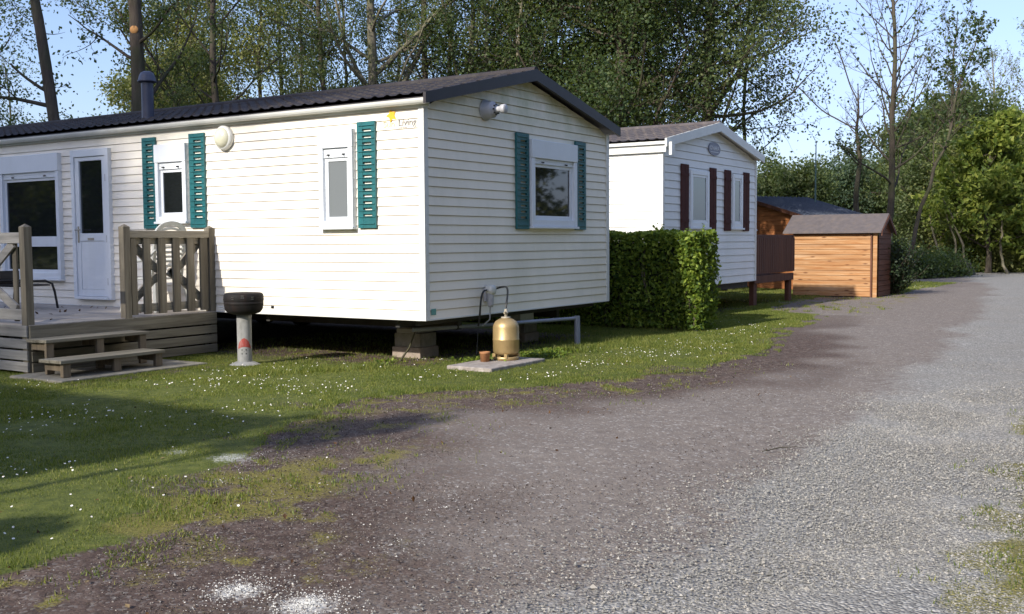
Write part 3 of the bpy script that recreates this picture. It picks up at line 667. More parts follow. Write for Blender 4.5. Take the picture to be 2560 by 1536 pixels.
def rail_end(x0, x1, y):
    r = MB(); r.box(x0, x1, y - .05, y + .01, 1.50, 1.585); r.box(x0, x1, y - .0, y + .03, 1.42, 1.499); r.build('rail', M['wood'], deck, .005)
    r = MB(); r.box(x0, x1, y, y + .03, .60, .70); r.build('rail', M['wood'], deck, .005)
    # curved braces behind the pickets (two arcs of short boards)
    for sx in (-1, 1):
        r = MB(); cx_ = (x0 + x1) / 2
        for (u0, z0), (u1, z1) in (((.60, .66), (.22, .98)), ((.22, .98), (.02, 1.08)), ((.55, 1.48), (.24, 1.18)), ((.24, 1.18), (.04, 1.05))):
            r.bar((cx_ + sx * u0, y + .045, z0), (cx_ + sx * u1, y + .045, z1), .03, .10, (0, 0, 1))
        r.build('brace', M['wood'], deck, .004)
    for k, (xa_, xb_) in enumerate(((-1.285, -1.20), (-1.105, -1.0), (-.89, -.775), (-.67, -.56), (-.45, -.335), (-.24, -.12), (-.115, -.105))[:6]):
        p = MB()
        p.box(xa_, xb_, y - .036, y - .003, .575, 1.499); p.build('picket', M['woodz'], deck, .006)
rail_end(-1.31, -.105, PY)
# front railing (runs away along the deck front): posts, rails, diamond panels
for y in (3.45, 5.2, 6.95, 8.75):
    if y > 3.5: post(DX + .03, y, .02, 1.62)
for y0, y1 in ((3.5, 5.15), (5.25, 6.9), (7.0, 8.7)):
    r = MB(); r.box(DX + .0, DX + .05, y0, y1, 1.44, 1.56); r.build('rail', M['woody'], deck, .005)
    r = MB(); r.box(DX + .01, DX + .045, y0, y1, .60, .72); r.build('rail', M['woody'], deck, .005)
    r = MB(); yc = (y0 + y1) / 2; zc = 1.08
    for grp in ((((y0 + .18, 1.44), (y0 + .5, 1.22)), ((y0 + .5, 1.24), (y0 + .56, .93)), ((y0 + .56, .95), (y0 + .15, .72))), (((y1 - .18, 1.44), (y1 - .5, 1.22)), ((y1 - .5, 1.24), (y1 - .56, .93)), ((y1 - .56, .95), (y1 - .15, .72)))):
        r = MB()
        for (a, b) in grp: r.bar((DX + .03, a[0], a[1]), (DX + .03, b[0], b[1]), .03, .10, (0, 0, 1))
        r.build('brace', M['woody'], deck, .004)
    for k in (1, 3, 5, 7):
        yy = y0 + (y1 - y0) * k / 8; p = MB(); p.box(DX + .052, DX + .075, yy - .04, yy + .04, .58, 1.50); p.build('picket', M['woodz'], deck, .005)

st_ = thing('wooden_steps', (0, 0, 0), 'two-tread weathered wooden steps against the end of the grey deck', 'steps')
q = MB(); q.box(-2.70, -1.38, 3.0, 3.18, .375, .41); q.box(-2.70, -1.38, 3.185, 3.36, .372, .408); q.build('tread', M['treadw'], st_, .004)
q = MB(); q.box(-2.80, -1.48, 2.60, 2.80, .185, .22); q.box(-2.80, -1.48, 2.805, 2.99, .183, .218); q.build('tread', M['treadw'], st_, .004)
for x in (-2.64, -2.02, -1.45):
    q = MB(); q.box(x - .045, x + .045, 3.02, 3.06, .04, .371); q.box(x - .02, x + .02, 3.07, 3.33, .29, .371); q.build('leg', M['legw'], st_, .003)
for x in (-2.72, -2.10, -1.55):
    q = MB(); q.box(x - .045, x + .045, 2.62, 2.67, .04, .184); q.box(x - .02, x + .02, 2.68, 2.98, .10, .184); q.build('leg', M['legw'], st_, .003)
q = MB(); q.box(-2.92, -1.02, 2.42, 3.34, -.03, .035); tag(q.build('concrete_slab', M['slabdark'], None, .01), 'long flat concrete slab under the wooden steps', 'slab')

# ------------------------------------------------------------------ chairs on the deck
ch_ = thing('garden_chair', (-.36, 3.98, DZ), 'white moulded plastic high-back chair with a rounded ribbed back, behind the picket railing', 'chair', rz=0.1)
def chair_white(t):
    # facing +y (seat away from the camera), back towards the railing
    def arch(w, h, z0, n=18):
        pts = [(-w, z0)]
        for k in range(n + 1):
            a = math.pi - math.pi * k / n; pts.append((w * math.cos(a), h - w * .62 + w * .62 * math.sin(a)))
        pts.append((w, z0)); return pts
    out = arch(.275, 1.165, .44); inn = arch(.225, 1.105, .50)
    q = MB(); n = len(out)
    def P(x, z, o): return (x, -.06 - (z - .44) * .16 + o, z)
    vs = [P(x, z, 0) for x, z in out] + [P(x, z, 0) for x, z in inn] + [P(x, z, .03) for x, z in out] + [P(x, z, .03) for x, z in inn]
    fs = []
    for i in range(n - 1):
        fs += [(i, i + 1, n + i + 1, n + i), (2 * n + i + 1, 2 * n + i, 3 * n + i, 3 * n + i + 1), (i + 1, i, 2 * n + i, 2 * n + i + 1), (n + i, n + i + 1, 3 * n + i + 1, 3 * n + i)]
    q.add(vs, fs); q.build('back_frame', M['plastic'], t, .004)
    q = MB()      # curved ribs of the back
    for k in range(9):
        z = .56 + k * .060; hw = .225 if z < .95 else .225 * math.sqrt(max(.05, 1 - ((z - .95) / .16) ** 2))
        pts = [P(-hw + 2 * hw * j / 8, z + .03 * math.sin(math.pi * j / 8), .015) for j in range(9)]
        q.tube(pts, .017, 6)
    q.build('backrest', M['plastic'], t)
    q = MB(); q.box(-.25, .25, -.06, .40, .415, .44); q.build('seat', M['plastic'], t, .012)
    for sx in (-1, 1):
        q = MB(); q.tube([(sx * .26, -.14, .80), (sx * .30, .0, .67), (sx * .30, .30, .65), (sx * .285, .38, .60)], [.016, .022, .024, .02], 8); q.build('armrest', M['plastic'], t)
        for sy, yy in ((-1, -.10), (1, .38)):
            q = MB(); q.bar((sx * .25, yy, .42), (sx * .30, yy + sy * .06, 0), .05, .05, (0, 1, 0)); q.build('leg', M['plastic'], t, .006)
chair_white(ch_)
c2 = thing('low_chair', (-.95, 6.15, DZ), 'low black woven seat with bent tube legs, on the deck below the big window', 'chair', rz=.1)
q = MB()
for k in range(14): q.box(-.34, .20, -.28 + k * .043, -.28 + k * .043 + .036, .315 + (k % 2) * .004, .335 + (k % 2) * .004)
q.build('seat', M['black'], c2)
q = MB(); q.box(-.34, .18, .30, .33, .335, .52); q.build('backrest', M['black'], c2, .01)
for yy in (-.26, .26):
    q = MB(); q.tube([(.33, yy, 0), (.29, yy, .22), (.25, yy, .34), (.14, yy, .385), (-.25, yy, .385), (-.33, yy, .33), (-.38, yy, 0)], .016, 8); q.build('leg', M['black'], c2)

# ------------------------------------------------------------------ barbecue on its post
bp = (-.82, 2.02)
post_t = thing('barbecue_pillar', (*bp, 0), 'squat grey cement pillar with a painted red-hatted face, in front of the cream home', 'pillar')
q = MB()
prof = [(.20, -.02), (.185, .010), (.14, .030), (.10, .05), (.075, .055)]
q.lathe(prof, (0, 0, 0), 22)
q.build('cement_foot', M['cement'], post_t)
q = MB(); q.lathe([(.078, .03), (.077, .30), (.078, .56), (.082, .60), (.0001, .601)], (0, 0, 0), 24); q.build('shaft', M['cement'], post_t)
fd = Vector((-.72, -.69, 0)).normalized(); sd_ = Vector((.69, -.72, 0)).normalized()
def on_post(a, z, r=.0955): # a: metres round the shaft
    r = r - .0175; an = a / .094; d = fd * math.cos(an) + sd_ * math.sin(an); return (d.x * r, d.y * r, z)
q = MB(); hat = [(-.088, .215), (-.082, .25), (-.06, .29), (-.03, .32), (0, .333), (.03, .32), (.06, .29), (.082, .25), (.10, .215)]; nn = 9
lo = [(-.088 + .188 * k / (nn - 1), .205 + .025 * math.sin(math.pi * k / (nn - 1))) for k in range(nn)]
vs = [on_post(a, z, .0965) for a, z in hat] + [on_post(a, z, .0965) for a, z in lo]
q.add(vs, [(nn + i, nn + i + 1, i + 1, i) for i in range(nn - 1)]); q.build('painted_hat', M['red'], post_t)
q = MB()
for a, z in ((-.028, .195), (.024, .195), (-.028, .150), (.024, .150)):
    q.add([on_post(a - .008, z - .006, .0968), on_post(a + .008, z - .006, .0968), on_post(a + .008, z + .006, .0968), on_post(a - .008, z + .006, .0968)], [(0, 1, 2, 3)])
q.add([on_post(-.004, .172, .0968), on_post(.004, .172, .0968), on_post(.004, .177, .0968), on_post(-.004, .177, .0968)], [(0, 1, 2, 3)])
q.build('painted_face', M['black'], post_t)
bq = thing('barbecue', (*bp, .603), 'black enamel charcoal barbecue bowl resting on a cement pillar beside the deck', 'barbecue')
q = MB(); q.lathe([(.0001, 0), (.14, .0), (.215, .02), (.248, .055), (.257, .10), (.262, .118)], (0, 0, 0), 40); q.build('bowl', M['bbq'], bq)
q = MB(); q.lathe([(.252, .112), (.262, .115), (.262, .150), (.252, .152)], (0, 0, 0), 40); q.build('bowl_rim', M['bbq'], bq)
q = MB(); q.lathe([(.262, .153), (.268, .17), (.262, .225), (.245, .245), (.225, .25), (.10, .256), (.0001, .257)], (0, 0, 0), 40); q.build('windshield', M['bbq'], bq)
for aa in (-.5, 0, .5):
    d = (fd * math.cos(aa) + sd_ * math.sin(aa)); q = MB()
    for dz in (0, .022): q.bar((d.x * .266 - d.y * .02, d.y * .266 + d.x * .02, .20 + dz - abs(aa) * .03), (d.x * .266 + d.y * .02, d.y * .266 - d.x * .02, .20 + dz - abs(aa) * .03), .006, .005)
    q.build('vent_slot', M['chrome'], bq)
for s in (-1, 1):
    d = sd_ * s; q = MB(); h = .06 if s == 1 else .02
    for o in (-.012, .012): q.tube([(d.x * .25, d.y * .25, .085 + o), (d.x * (.31 + h), d.y * (.31 + h), .078 + o)], .003, 6)
    q.build('handle', M['chrome'], bq)
q = MB(); d = sd_; q.tube([(d.x * .36, d.y * .36, .078), (d.x * .40, d.y * .40, .074)], .018, 10); q.build('handle_knob', M['black'], bq)

bq.scale = (.86, .86, 1.0); post_t.scale = (1.08, 1.08, 1.0)
# ------------------------------------------------------------------ gas bottle, hoses, slab, pot
GX, GY = .79, -.56
q = MB(); q.box(-.02, 1.06, -.90, -.30, -.02, .06)
sl_o = q.build('paving_slab', M['slab'], None, .012); tag(sl_o, 'stained pale paving slab carrying the golden gas bottle', 'slab')
q = MB(); q.box(1.065, 1.17, -.86, -.40, -.015, .052); tag(q.build('paving_slab', M['concrete'], None, .012), 'smaller grey slab strip joined to the right end of the gas bottle slab', 'slab')
gb = thing('gas_bottle', (GX, GY, .06), 'golden steel gas bottle standing on the paving slab by the gable', 'gas bottle')
R = .152
q = MB(); q.lathe([(.0001, .045), (.10, .05), (R - .02, .07), (R, .10), (R, .225), (R + .004, .232), (R + .004, .240), (R, .247), (R, .375), (R - .008, .41), (R - .03, .445), (R - .065, .468), (.05, .482), (.0001, .486)], (0, 0, 0), 40); q.build('body', M['gold'], gb)
q = MB(); q.lathe([(R - .012, 0), (R - .004, .0), (R - .002, .038), (R - .010, .042), (R - .012, 0)], (0, 0, 0), 40); q.build('foot_ring', M['gold'], gb)
for k in range(4):
    a = k * math.pi / 2 + .6; q = MB(); q.box(math.cos(a) * (R - .02) - .02, math.cos(a) * (R - .02) + .02, math.sin(a) * (R - .02) - .02, math.sin(a) * (R - .02) + .02, .03, .075); q.build('foot_bracket', M['gold'], gb)
q = MB(); q.lathe([(.05, .476), (.056, .486), (.056, .496), (.02, .497)], (0, 0, 0), 20); q.lathe([(.019, .49), (.019, .528), (.028, .530), (.028, .552), (.020, .554), (.018, .585), (.0001, .587)], (0, 0, 0), 12); q.tube([(-.01, 0, .545), (-.045, -.02, .548), (-.05, -.02, .56)], .010, 8); q.build('valve', M['zinc'], gb)
q = MB(); q.box(1.12, 1.24, -.055, -.017, .70, .86)
rg = thing('gas_regulator', (0, 0, 0), 'pale grey gas regulator with a round cap, fixed to the gable wall above the bottle', 'gas regulator')
q.build('bracket', M['greyplastic'], rg, .01)
q = MB(); q.lathe([(.0001, .10), (.04, .10), (.062, .085), (.066, .06), (.066, .03), (.06, 0)], (1.185, -.04, .84), 24, 'y'); q.build('diaphragm_cap', M['plastic'], rg)
q = MB(); q.lathe([(.0001, -.17), (.03, -.165), (.038, -.13), (.044, .0)], (1.175, -.085, .80), 16); q.build('body', M['greyplastic'], rg)
q = MB(); q.tube([(1.24, -.085, .845), (1.29, -.085, .85)], .018, 10); q.tube([(1.12, -.085, .84), (1.085, -.085, .84)], .014, 10); q.build('connector', M['chrome'], rg)
def bez(p, n=18):
    p = [np.array(x, float) for x in p]; out = []
    for i in range(n + 1):
        t = i / n; a = list(p)
        while len(a) > 1: a = [a[k] * (1 - t) + a[k + 1] * t for k in range(len(a) - 1)]
        out.append(tuple(a[0]))
    return out
q = MB(); q.tube(bez([(1.29, -.085, .85), (1.36, -.16, .88), (1.16, -.38, .92), (GX + .02, GY - .02, .86), (GX, GY, .655)], 22), .0115, 10)
tag(q.build('gas_hose', M['rubber']), 'black rubber hose looping from the wall regulator down to the golden gas bottle', 'hose')
q = MB(); q.tube(bez([(1.085, -.085, .84), (.98, -.09, .85), (.94, -.09, .76), (.96, -.09, .52), (.96, -.05, .42)]), .0115, 10)
q.tube([(.96, -.05, .42), (.93, -.06, .25), (.88, -.08, .12)], .004, 6); q.tube([(.88, -.08, .12), (.875, -.085, .09)], .012, 8)
tag(q.build('gas_hose', M['rubber']), 'black hose hanging loose on the left side of the wall regulator', 'hose')
q = MB(); q.tube([(1.19, -.07, .63), (1.21, -.05, .48), (1.20, .05, .40)], .009, 8); tag(q.build('gas_pipe', M['greyplastic']), 'short grey pipe dropping from the wall regulator to under the home', 'pipe')
q = MB(); q.lathe([(.045, 0), (.052, .0), (.058, .09), (.062, .092), (.062, .112), (.052, .112), (.048, .02), (.0001, .02)], (0, 0, 0), 20)
o = q.build('clay_pot', M['terracotta']); o.location = (.50, -.46, .06); tag(o, 'small rusty brown pot standing left of the golden gas bottle', 'pot')
# grey drain pipe under the gable
q = MB(); q.tube([(.3, .42, .40), (1.7, .12, .385), (3.03, -.20, .38)], .024, 12); q.tube([(3.07, -.212, .41), (3.08, -.215, -.02)], .040, 14)
tag(q.build('drain_pipe', M['pipe']), 'grey drain pipe running under the gable and turning down into the grass', 'pipe')

# ------------------------------------------------------------------ brown deck, shed, cabin
d2 = thing('wooden_deck', (0, 0, 0), 'dark brown stained deck with picket railing at the end of the white home', 'deck')
bx0, bx1, by = 12.0, 14.55, .55
q = MB(); q.box(bx0, bx1, by, by + .05, .50, .66); q.build('beam', M['brownwood'], d2, .005)
q = MB(); q.box(bx0, bx1, by + .02, 6.0, .61, .645); q.build('deck_floor', M['brownwood'], d2)
for x in (12.15, 14.43):
    for y in (by + .09, 5.8):
        q = MB(); q.box(x - .10, x + .10, y - .05, y + .05, -.02, .60); q.build('post', M['brownwood'], d2, .005)
q = MB(); q.box(bx0, bx1, by + .01, by + .06, 1.43, 1.53); q.box(bx0, bx1, by + .0, by + .05, .74, .80); q.build('rail', M['brownwood'], d2, .004)
for k in range(22):
    x = bx0 + .05 + k * (bx1 - bx0 - .1) / 21; p = MB(); p.box(x - .048, x + .048, by - .022, by - .001, .70, 1.47); p.build('picket', M['brownwood'], d2, .003)
q = MB(); q.box(bx1 - .05, bx1, by, 6.0, 1.43, 1.53); q.box(bx1 - .05, bx1, by + .06, 6.0, .70, .78)
for k in range(40): q.box(bx1 - .02, bx1 + .0, by + .15 + k * .14, by + .25 + k * .14, .7, 1.47)
q.build('side_railing', M['brownwood'], d2)
q = MB(); q.lathe([(.0001, .04), (.06, .03), (.085, .0), (.02, -.01), (.015, -.12), (.0001, -.12)], (0, 0, 0), 14)
o = q.build('solar_light', M['badgewhite']); o.location = (14.0, 1.3, 1.63); tag(o, 'small white dome light on a stake above the brown deck railing', 'light')
q = MB(); q.tube([(14.0, 1.3, .645), (14.0, 1.3, 1.53)], .012, 6); o2 = q.build('light_stake', M['dark']); o2.parent = o; o2.matrix_parent_inverse = Matrix.Translation((-14.0, -1.3, -1.63))

shed = thing('garden_shed', (16.95, -.73, 0), 'small low shed of sunlit orange pine boards with a grey felt roof', 'shed')
def clapboards(mb, axis, lo, hi, fix, out, z0, z1, p=.128, peak=None):
    z = z0
    while z < z1 - .01:
        t = min(z + p, z1); o0, o1 = .030, .006
        l0, h0 = (lo, hi) if not peak or z < peak[0] else peak[1](z); l1, h1 = (lo, hi) if not peak or t < peak[0] else peak[1](t)
        for (za_, oa, zb_, ob) in ((z, o0, t - .012, o0 - .004), (t - .012, o0 - .004, t - .004, o1), (t - .004, o1, t, o1), (z, o1, z, o0)):
            if axis == 'y': v = [(fix - oa, h0, za_), (fix - oa, l0, za_), (fix - ob, l1, zb_), (fix - ob, h1, zb_)]
            else: v = [(l0, fix - oa, za_), (h0, fix - oa, za_), (h1, fix - ob, zb_), (l1, fix - ob, zb_)]
            mb.add(v, [(0, 1, 2, 3)])
        z = t
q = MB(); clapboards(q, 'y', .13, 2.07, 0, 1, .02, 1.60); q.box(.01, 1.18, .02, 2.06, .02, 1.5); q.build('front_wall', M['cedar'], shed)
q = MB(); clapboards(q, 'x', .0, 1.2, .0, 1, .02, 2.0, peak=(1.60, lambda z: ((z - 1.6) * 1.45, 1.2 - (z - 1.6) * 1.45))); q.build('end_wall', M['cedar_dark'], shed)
q = MB(); q.box(-.035, -.0, .0, .10, 0.0, 1.60); q.build('corner_board', M['cedar'], shed, .004)
q = MB(); q.box(-.06, -.025, .115, .155, 0.0, 1.58); q.build('corner_post', M['brownwood'], shed, .004)
q = MB(); q.box(-.05, -.026, .16, 2.07, 1.545, 1.62); q.build('eaves_board', M['brownwood'], shed)
q = MB(); th = .035
for s, (xe, ze) in ((1, (-.16, 1.60)), (-1, (1.36, 1.60))):
    poly = [(.60, -.12, 2.05), (xe, -.12, ze), (xe, -.12, ze - th), (.60, -.12, 2.05 - th)]
    q.prism(poly, None, (0, 2.42, 0))
q.build('roof', M['felt'], shed, .004)
q = MB()
for xe in (-.12, 1.32): q.prism([(.60, -.135, 2.02), (xe, -.135, 1.60), (xe, -.135, 1.50), (.60, -.135, 1.92)], None, (0, .02, 0))
q.build('barge_board', M['brownwood'], shed)

# cabin far behind, turned a little
cab = thing('wooden_cabin', (20.6, 3.95, 0), 'reddish wooden cabin with a blue-grey sheet roof behind the shed', 'cabin', rz=RAD(-24))
CWd, CLn, ce, ca_ = 4.4, 2.3, 2.02, 2.62
q = MB(); h = CWd / 2
clapboards(q, 'y', -h, h, 0, 1, .0, ca_ - .05, .14, peak=(ce, lambda z: (-h * (ca_ - z) / (ca_ - ce), h * (ca_ - z) / (ca_ - ce))))
q.build('gable_wall', M['cabin'], cab)
q = MB(); q.box(.01, CLn, -h, h, 0, ce); q.build('side_wall', M['cabin'], cab)
q = MB()
for s in (-1, 1):
    q.prism([(-.25, 0, ca_ + .08), (-.25, s * (h + .3), ce + .02), (-.25, s * (h + .3), ce - .03), (-.25, 0, ca_ + .03)], None, (CLn + .5, 0, 0))
    for k in range(16): # standing ribs of the sheet
        x = -.2 + k * (CLn + .4) / 15; q.bar((x, s * .05, ca_ + .085), (x, s * (h + .28), ce + .035), .03, .03)
q.build('roof', M['slate'], cab)
q = MB(); q.box(-.06, -.02, -.18, .20, 2.16, 2.36); q.build('vent_panel', M['greyplastic'], cab)
q = MB()
for s in (-1, 1): q.prism([(-.28, 0, ca_ + .10), (-.28, s * (h + .32), ce + .03), (-.28, s * (h + .32), ce - .07), (-.28, 0, ca_ + .0)], None, (.03, 0, 0))
q.build('barge_board', M['brownwood'], cab)
mx, my = spot(1966, 32)
q = MB(); q.tube([(mx, my, 0), (mx - .0, my, 3.0), (mx + .02, my, 4.3)], [.03, .025, .015], 8); mast = q.build('mast', mat('mast_green', (.12, .20, .17), .5))
tag(mast, 'thin green pole mast rising behind the cabin roof', 'mast')

# ------------------------------------------------------------------ vegetation
def leaf_mesh(name, C, size, mat_, parent, rng, width=.62, var=.35, up=0.0, droop=0.0):
    n = len(C)
    if n == 0: return None
    d = rng.normal(size=(n, 3)); d[:, 2] -= droop; d /= np.linalg.norm(d, axis=1)[:, None]
    nrm = rng.normal(size=(n, 3)); nrm[:, 2] += up
    s = np.cross(d, nrm); s /= (np.linalg.norm(s, axis=1)[:, None] + 1e-9); nn = np.cross(s, d)
    L = size * (1 + var * rng.uniform(-1, 1, n))[:, None]; Wd = L * width * .5
    V = np.stack([C - d * L * .5, C + s * Wd + nn * L * .06 - d * L * .05, C + d * L * .5, C - s * Wd + nn * L * .06 - d * L * .05], 1).reshape(-1, 3)
    F = np.arange(n * 4).reshape(-1, 4)
    return np_mesh(name, V, F, mat_, parent)

class Wood:
    def __init__(s): s.V = []; s.F = []; s.n = 0
    def tube(s, P, R, k):
        P = np.asarray(P, float); R = np.asarray(R, float); m = len(P)
        T = np.gradient(P, axis=0); T /= (np.linalg.norm(T, axis=1)[:, None] + 1e-9)
        a = np.cross(T[0], [0.3, 0.2, 1.0] if abs(T[0][2]) < .9 else [1, 0.1, 0]); A = np.empty_like(P)
        for i in range(m):
            a = a - T[i] * a.dot(T[i]); a = a / (np.linalg.norm(a) + 1e-9); A[i] = a
        B = np.cross(T, A); q = np.arange(k) * 2 * np.pi / k
        V = P[:, None, :] + (A[:, None, :] * np.cos(q)[None, :, None] + B[:, None, :] * np.sin(q)[None, :, None]) * R[:, None, None]
        i = np.arange(m - 1)[:, None] * k; j = np.arange(k)[None, :]; j2 = (np.arange(k)[None, :] + 1) % k
        F = np.stack([i + j, i + j2, i + k + j2, i + k + j], -1).reshape(-1, 4) + s.n
        s.V.append(V.reshape(-1, 3)); s.F.append(F); s.n += m * k
    def build(s, name, m, parent):
        return np_mesh(name, np.concatenate(s.V), np.concatenate(s.F), m, parent, smooth=True)

def branch(rng, p, d, L, n, curl, rise):
    """polyline from p along d"""
    P = [np.array(p, float)]; d = np.array(d, float); d /= np.linalg.norm(d)
    for i in range(n):
        d = d + rng.normal(size=3) * curl + np.array([0, 0, rise]); d /= np.linalg.norm(d); P.append(P[-1] + d * L / n)
    return np.array(P)

def tree(name, label, cat, base, H, r0, seed, lean=(0, 0), z0=1.5, spread=2.6, limbs=26, twigs=7, per=6, leaf=.075, lmat='leaf', bark='bark', forks=(), curl=.12, rise=.05, sig=.12, droop=0.0,
         group=None, zleaf=99, top_pow=1.0, tip_bias=0.25, elev=(.2, .9), wob=.06, leafw=.62, sub=2, prof=None, trunk_sides=12, keep=None):
    rng = np.random.default_rng(seed); bx, by_ = base
    t = thing(name, (bx, by_, 0), label, cat, group)
    tw = Wood(); bw_ = Wood(); C = []
    n = 14; zz = np.linspace(-.15, H, n); f = np.clip(zz / H, 0, 1)
    off = np.cumsum(rng.normal(size=(n, 2)) * wob, 0); off -= off[1]; off[:2] = 0
    trunk = np.stack([lean[0] * f ** .9 + off[:, 0], lean[1] * f ** .9 + off[:, 1], zz], 1)
    R = r0 * (1 - f) ** .75 * .95 + .012; R[0] *= 1.35; R[1] *= 1.12
    # finer trunk with knobbly radius
    tt = np.linspace(0, n - 1, n * 4); TP = np.stack([np.interp(tt, np.arange(n), trunk[:, k]) for k in range(3)], 1); TR = np.interp(tt, np.arange(n), R) * (1 + rng.normal(size=n * 4) * .025)
    tw.tube(TP, TR, trunk_sides)
    def at(z): return np.array([np.interp(z, zz, trunk[:, k]) for k in range(3)]), np.interp(z, zz, R)
    def leaves_on(P, s, cnt):
        m = max(1, int(cnt)); u = rng.uniform(tip_bias, 1, m) * (len(P) - 1); i = np.minimum(u.astype(int), len(P) - 2); fr = (u - i)[:, None]
        c = P[i] * (1 - fr) + P[i + 1] * fr; C.append(c + rng.normal(size=c.shape) * s)
    def limb(p, r, d, L, lv=0):
        P = branch(rng, p, d, L, 7, curl, rise); RR = np.linspace(r, max(.006, r * .18), len(P)); bw_.tube(P, RR * .8, 6 if lv == 0 else 4)
        nt_ = twigs if lv == 0 else max(3, twigs // 2)
        for k in range(nt_):
            u = rng.uniform(.18, 1) * (len(P) - 1); i = min(int(u), len(P) - 2); pp = P[i] * (1 - u + i) + P[i + 1] * (u - i)
            dd = (P[i + 1] - P[i]) / np.linalg.norm(P[i + 1] - P[i]) + rng.normal(size=3) * .75; dd[2] -= droop * .6
            LL = L * rng.uniform(.22, .5) * (1 - .4 * u / len(P))
            if lv < sub - 1 and rng.random() < .55: limb(pp, max(.006, RR[i] * .5), dd, LL * 1.2, lv + 1)
            else:
                Q = branch(rng, pp, dd, LL, 4, curl * 1.6, -droop * .25 + rise * .4); bw_.tube(Q, np.linspace(max(.005, RR[i] * .35), .003, len(Q)), 3)
                if per: leaves_on(Q, sig, per * rng.uniform(.5, 1.5))
        if per: leaves_on(P, sig, per * 1.2)
    for (z, az, elv, L, rr) in forks:      # the big forks the photo shows
        p, r = at(z); d = np.array([math.cos(az) * math.cos(elv), math.sin(az) * math.cos(elv), math.sin(elv)])
        P = branch(rng, p, d, L, 9, .07, .03); RR = np.linspace(r * rr, .02, len(P)); bw_.tube(P, RR, 9)
        for k in range(int(limbs * .3)):
            u = rng.uniform(.2, 1) * 9; i = min(int(u), 8); pp = P[i] * (1 - u + i) + P[i + 1] * (u - i)
            limb(pp, RR[i] * .45, (P[i + 1] - P[i]) / np.linalg.norm(P[i + 1] - P[i]) + rng.normal(size=3) * .7, spread * rng.uniform(.3, .7))
    for k in range(limbs):
        u = (k + rng.random()) / limbs; z = z0 + (H * .97 - z0) * u ** top_pow
        p, r = at(z); az = k * 2.399 + rng.uniform(-.5, .5)
        if keep is not None and not keep(az, z, rng): continue
        e = rng.uniform(*elev); pr = prof(u) if prof else (1 - u) ** .6 * .8 + .25
        L = spread * pr * rng.uniform(.65, 1.2)
        limb(p, min(r * .5, .02 + L * .017), (math.cos(az) * math.cos(e), math.sin(az) * math.cos(e), math.sin(e)), L)
    tw.build('trunk', M[bark], t); 
    if bw_.V: bw_.build('branches', M['barkdark' if bark == 'bark' else bark], t)
    if C:
        C = np.concatenate(C); C = C[C[:, 2] < zleaf]; C = C[C[:, 2] > .15]
        leaf_mesh('crown', C, leaf, M[lmat], t, rng, leafw, droop=droop, up=.4)
    return t

BG = 'trees standing behind the mobile homes'
AZ_R = math.atan2(CX[1], CX[0])       # azimuth of picture-right
def right(a=0.0): return AZ_R + a
def left(a=0.0): return AZ_R + math.pi + a
def lean_px(du, d): # metres sideways for du picture units at distance d
    k = du * 1.0352 / 2641.5 * d; return (CX[0] * k, CX[1] * k)

tree('tall_tree', 'slender leaning trunk at the far left behind the roof, with a broken hooked branch', 'tree', spot(214, 22), 13, .15, 11, lean=lean_px(-215, 22), z0=3.2, spread=2.6, limbs=13, twigs=6, per=5, leaf=.10, lmat='leafblue', bark='bark', sig=.12, wob=.02,
     forks=((4.55, left(), .35, 1.0, .35),), group=BG, zleaf=9.5, keep=lambda az, z, r: math.cos(az - left(.3)) > -.25 or z > 8)
t2 = tree('tall_tree', 'stout straight trunk with a round orange pruning scar, directly behind the chimney', 'tree', spot(336, 23), 14, .20, 12, lean=lean_px(24, 23), z0=4.2, spread=2.6, limbs=16, twigs=6, per=9, leaf=.09, lmat='leafblue', bark='bark', sig=.13, wob=.025,
          group=BG, zleaf=9.5, keep=lambda az, z, r: True)
q = MB(); q.lathe([(.085, -.05), (.088, .0), (.08, .012), (.0001, .014)], (0, 0, 0), 20)
o = q.build('pruning_scar', M['cut'], t2)
sc_d = Vector((-CF[0], -CF[1], 0)).normalized()
o.matrix_local = Matrix.Translation((lean_px(12, 23)[0] + sc_d.x * .155 + .01, lean_px(12, 23)[1] + sc_d.y * .155, 5.98)) @ sc_d.to_track_quat('Z', 'Y').to_matrix().to_4x4()
tree('thin_tree', 'thin dark trunk with a leaning side limb behind the bright green mass', 'tree', spot(541, 25), 12, .105, 13, lean=lean_px(-42, 25), z0=2.2, spread=2.8, limbs=24, twigs=7, per=18, leaf=.072, lmat='leaf', bark='barkdark', group=BG, zleaf=9,
     forks=((2.9, left(.2), .95, 4.6, .6), (3.6, left(.6), .7, 3.4, .45)))
tree('thin_tree', 'thin straight dark trunk rising behind the middle of the brown roof', 'tree', spot(786, 27), 13, .085, 14, lean=lean_px(-8, 27), z0=2.6, spread=2.5, limbs=24, twigs=7, per=18, leaf=.072, lmat='leaf', bark='barkdark', group=BG, zleaf=9)
tree('forked_tree', 'grey trunk forking low into two bending limbs, behind the middle of the roof', 'tree', spot(913, 27), 13, .17, 15, lean=lean_px(22, 27), z0=3.5, spread=3.0, limbs=22, twigs=7, per=17, leaf=.072, lmat='leaf', bark='bark2', group=BG, zleaf=9, wob=.05,
     forks=((3.5, right(-.1), 1.02, 5.2, .80), (5.6, right(.3), .75, 4.2, .6), (5.2, left(.4), .9, 3.0, .5)))
tree('forked_tree', 'mossy trunk half hidden between the two forked trees behind the roof', 'tree', spot(1030, 29), 13, .12, 16, lean=lean_px(-10, 29), z0=3.0, spread=2.8, limbs=24, twigs=7, per=16, leaf=.072, lmat='leafdark', bark='bark', group=BG, zleaf=9,
     forks=((4.6, right(.2), .9, 3.2, .5),))
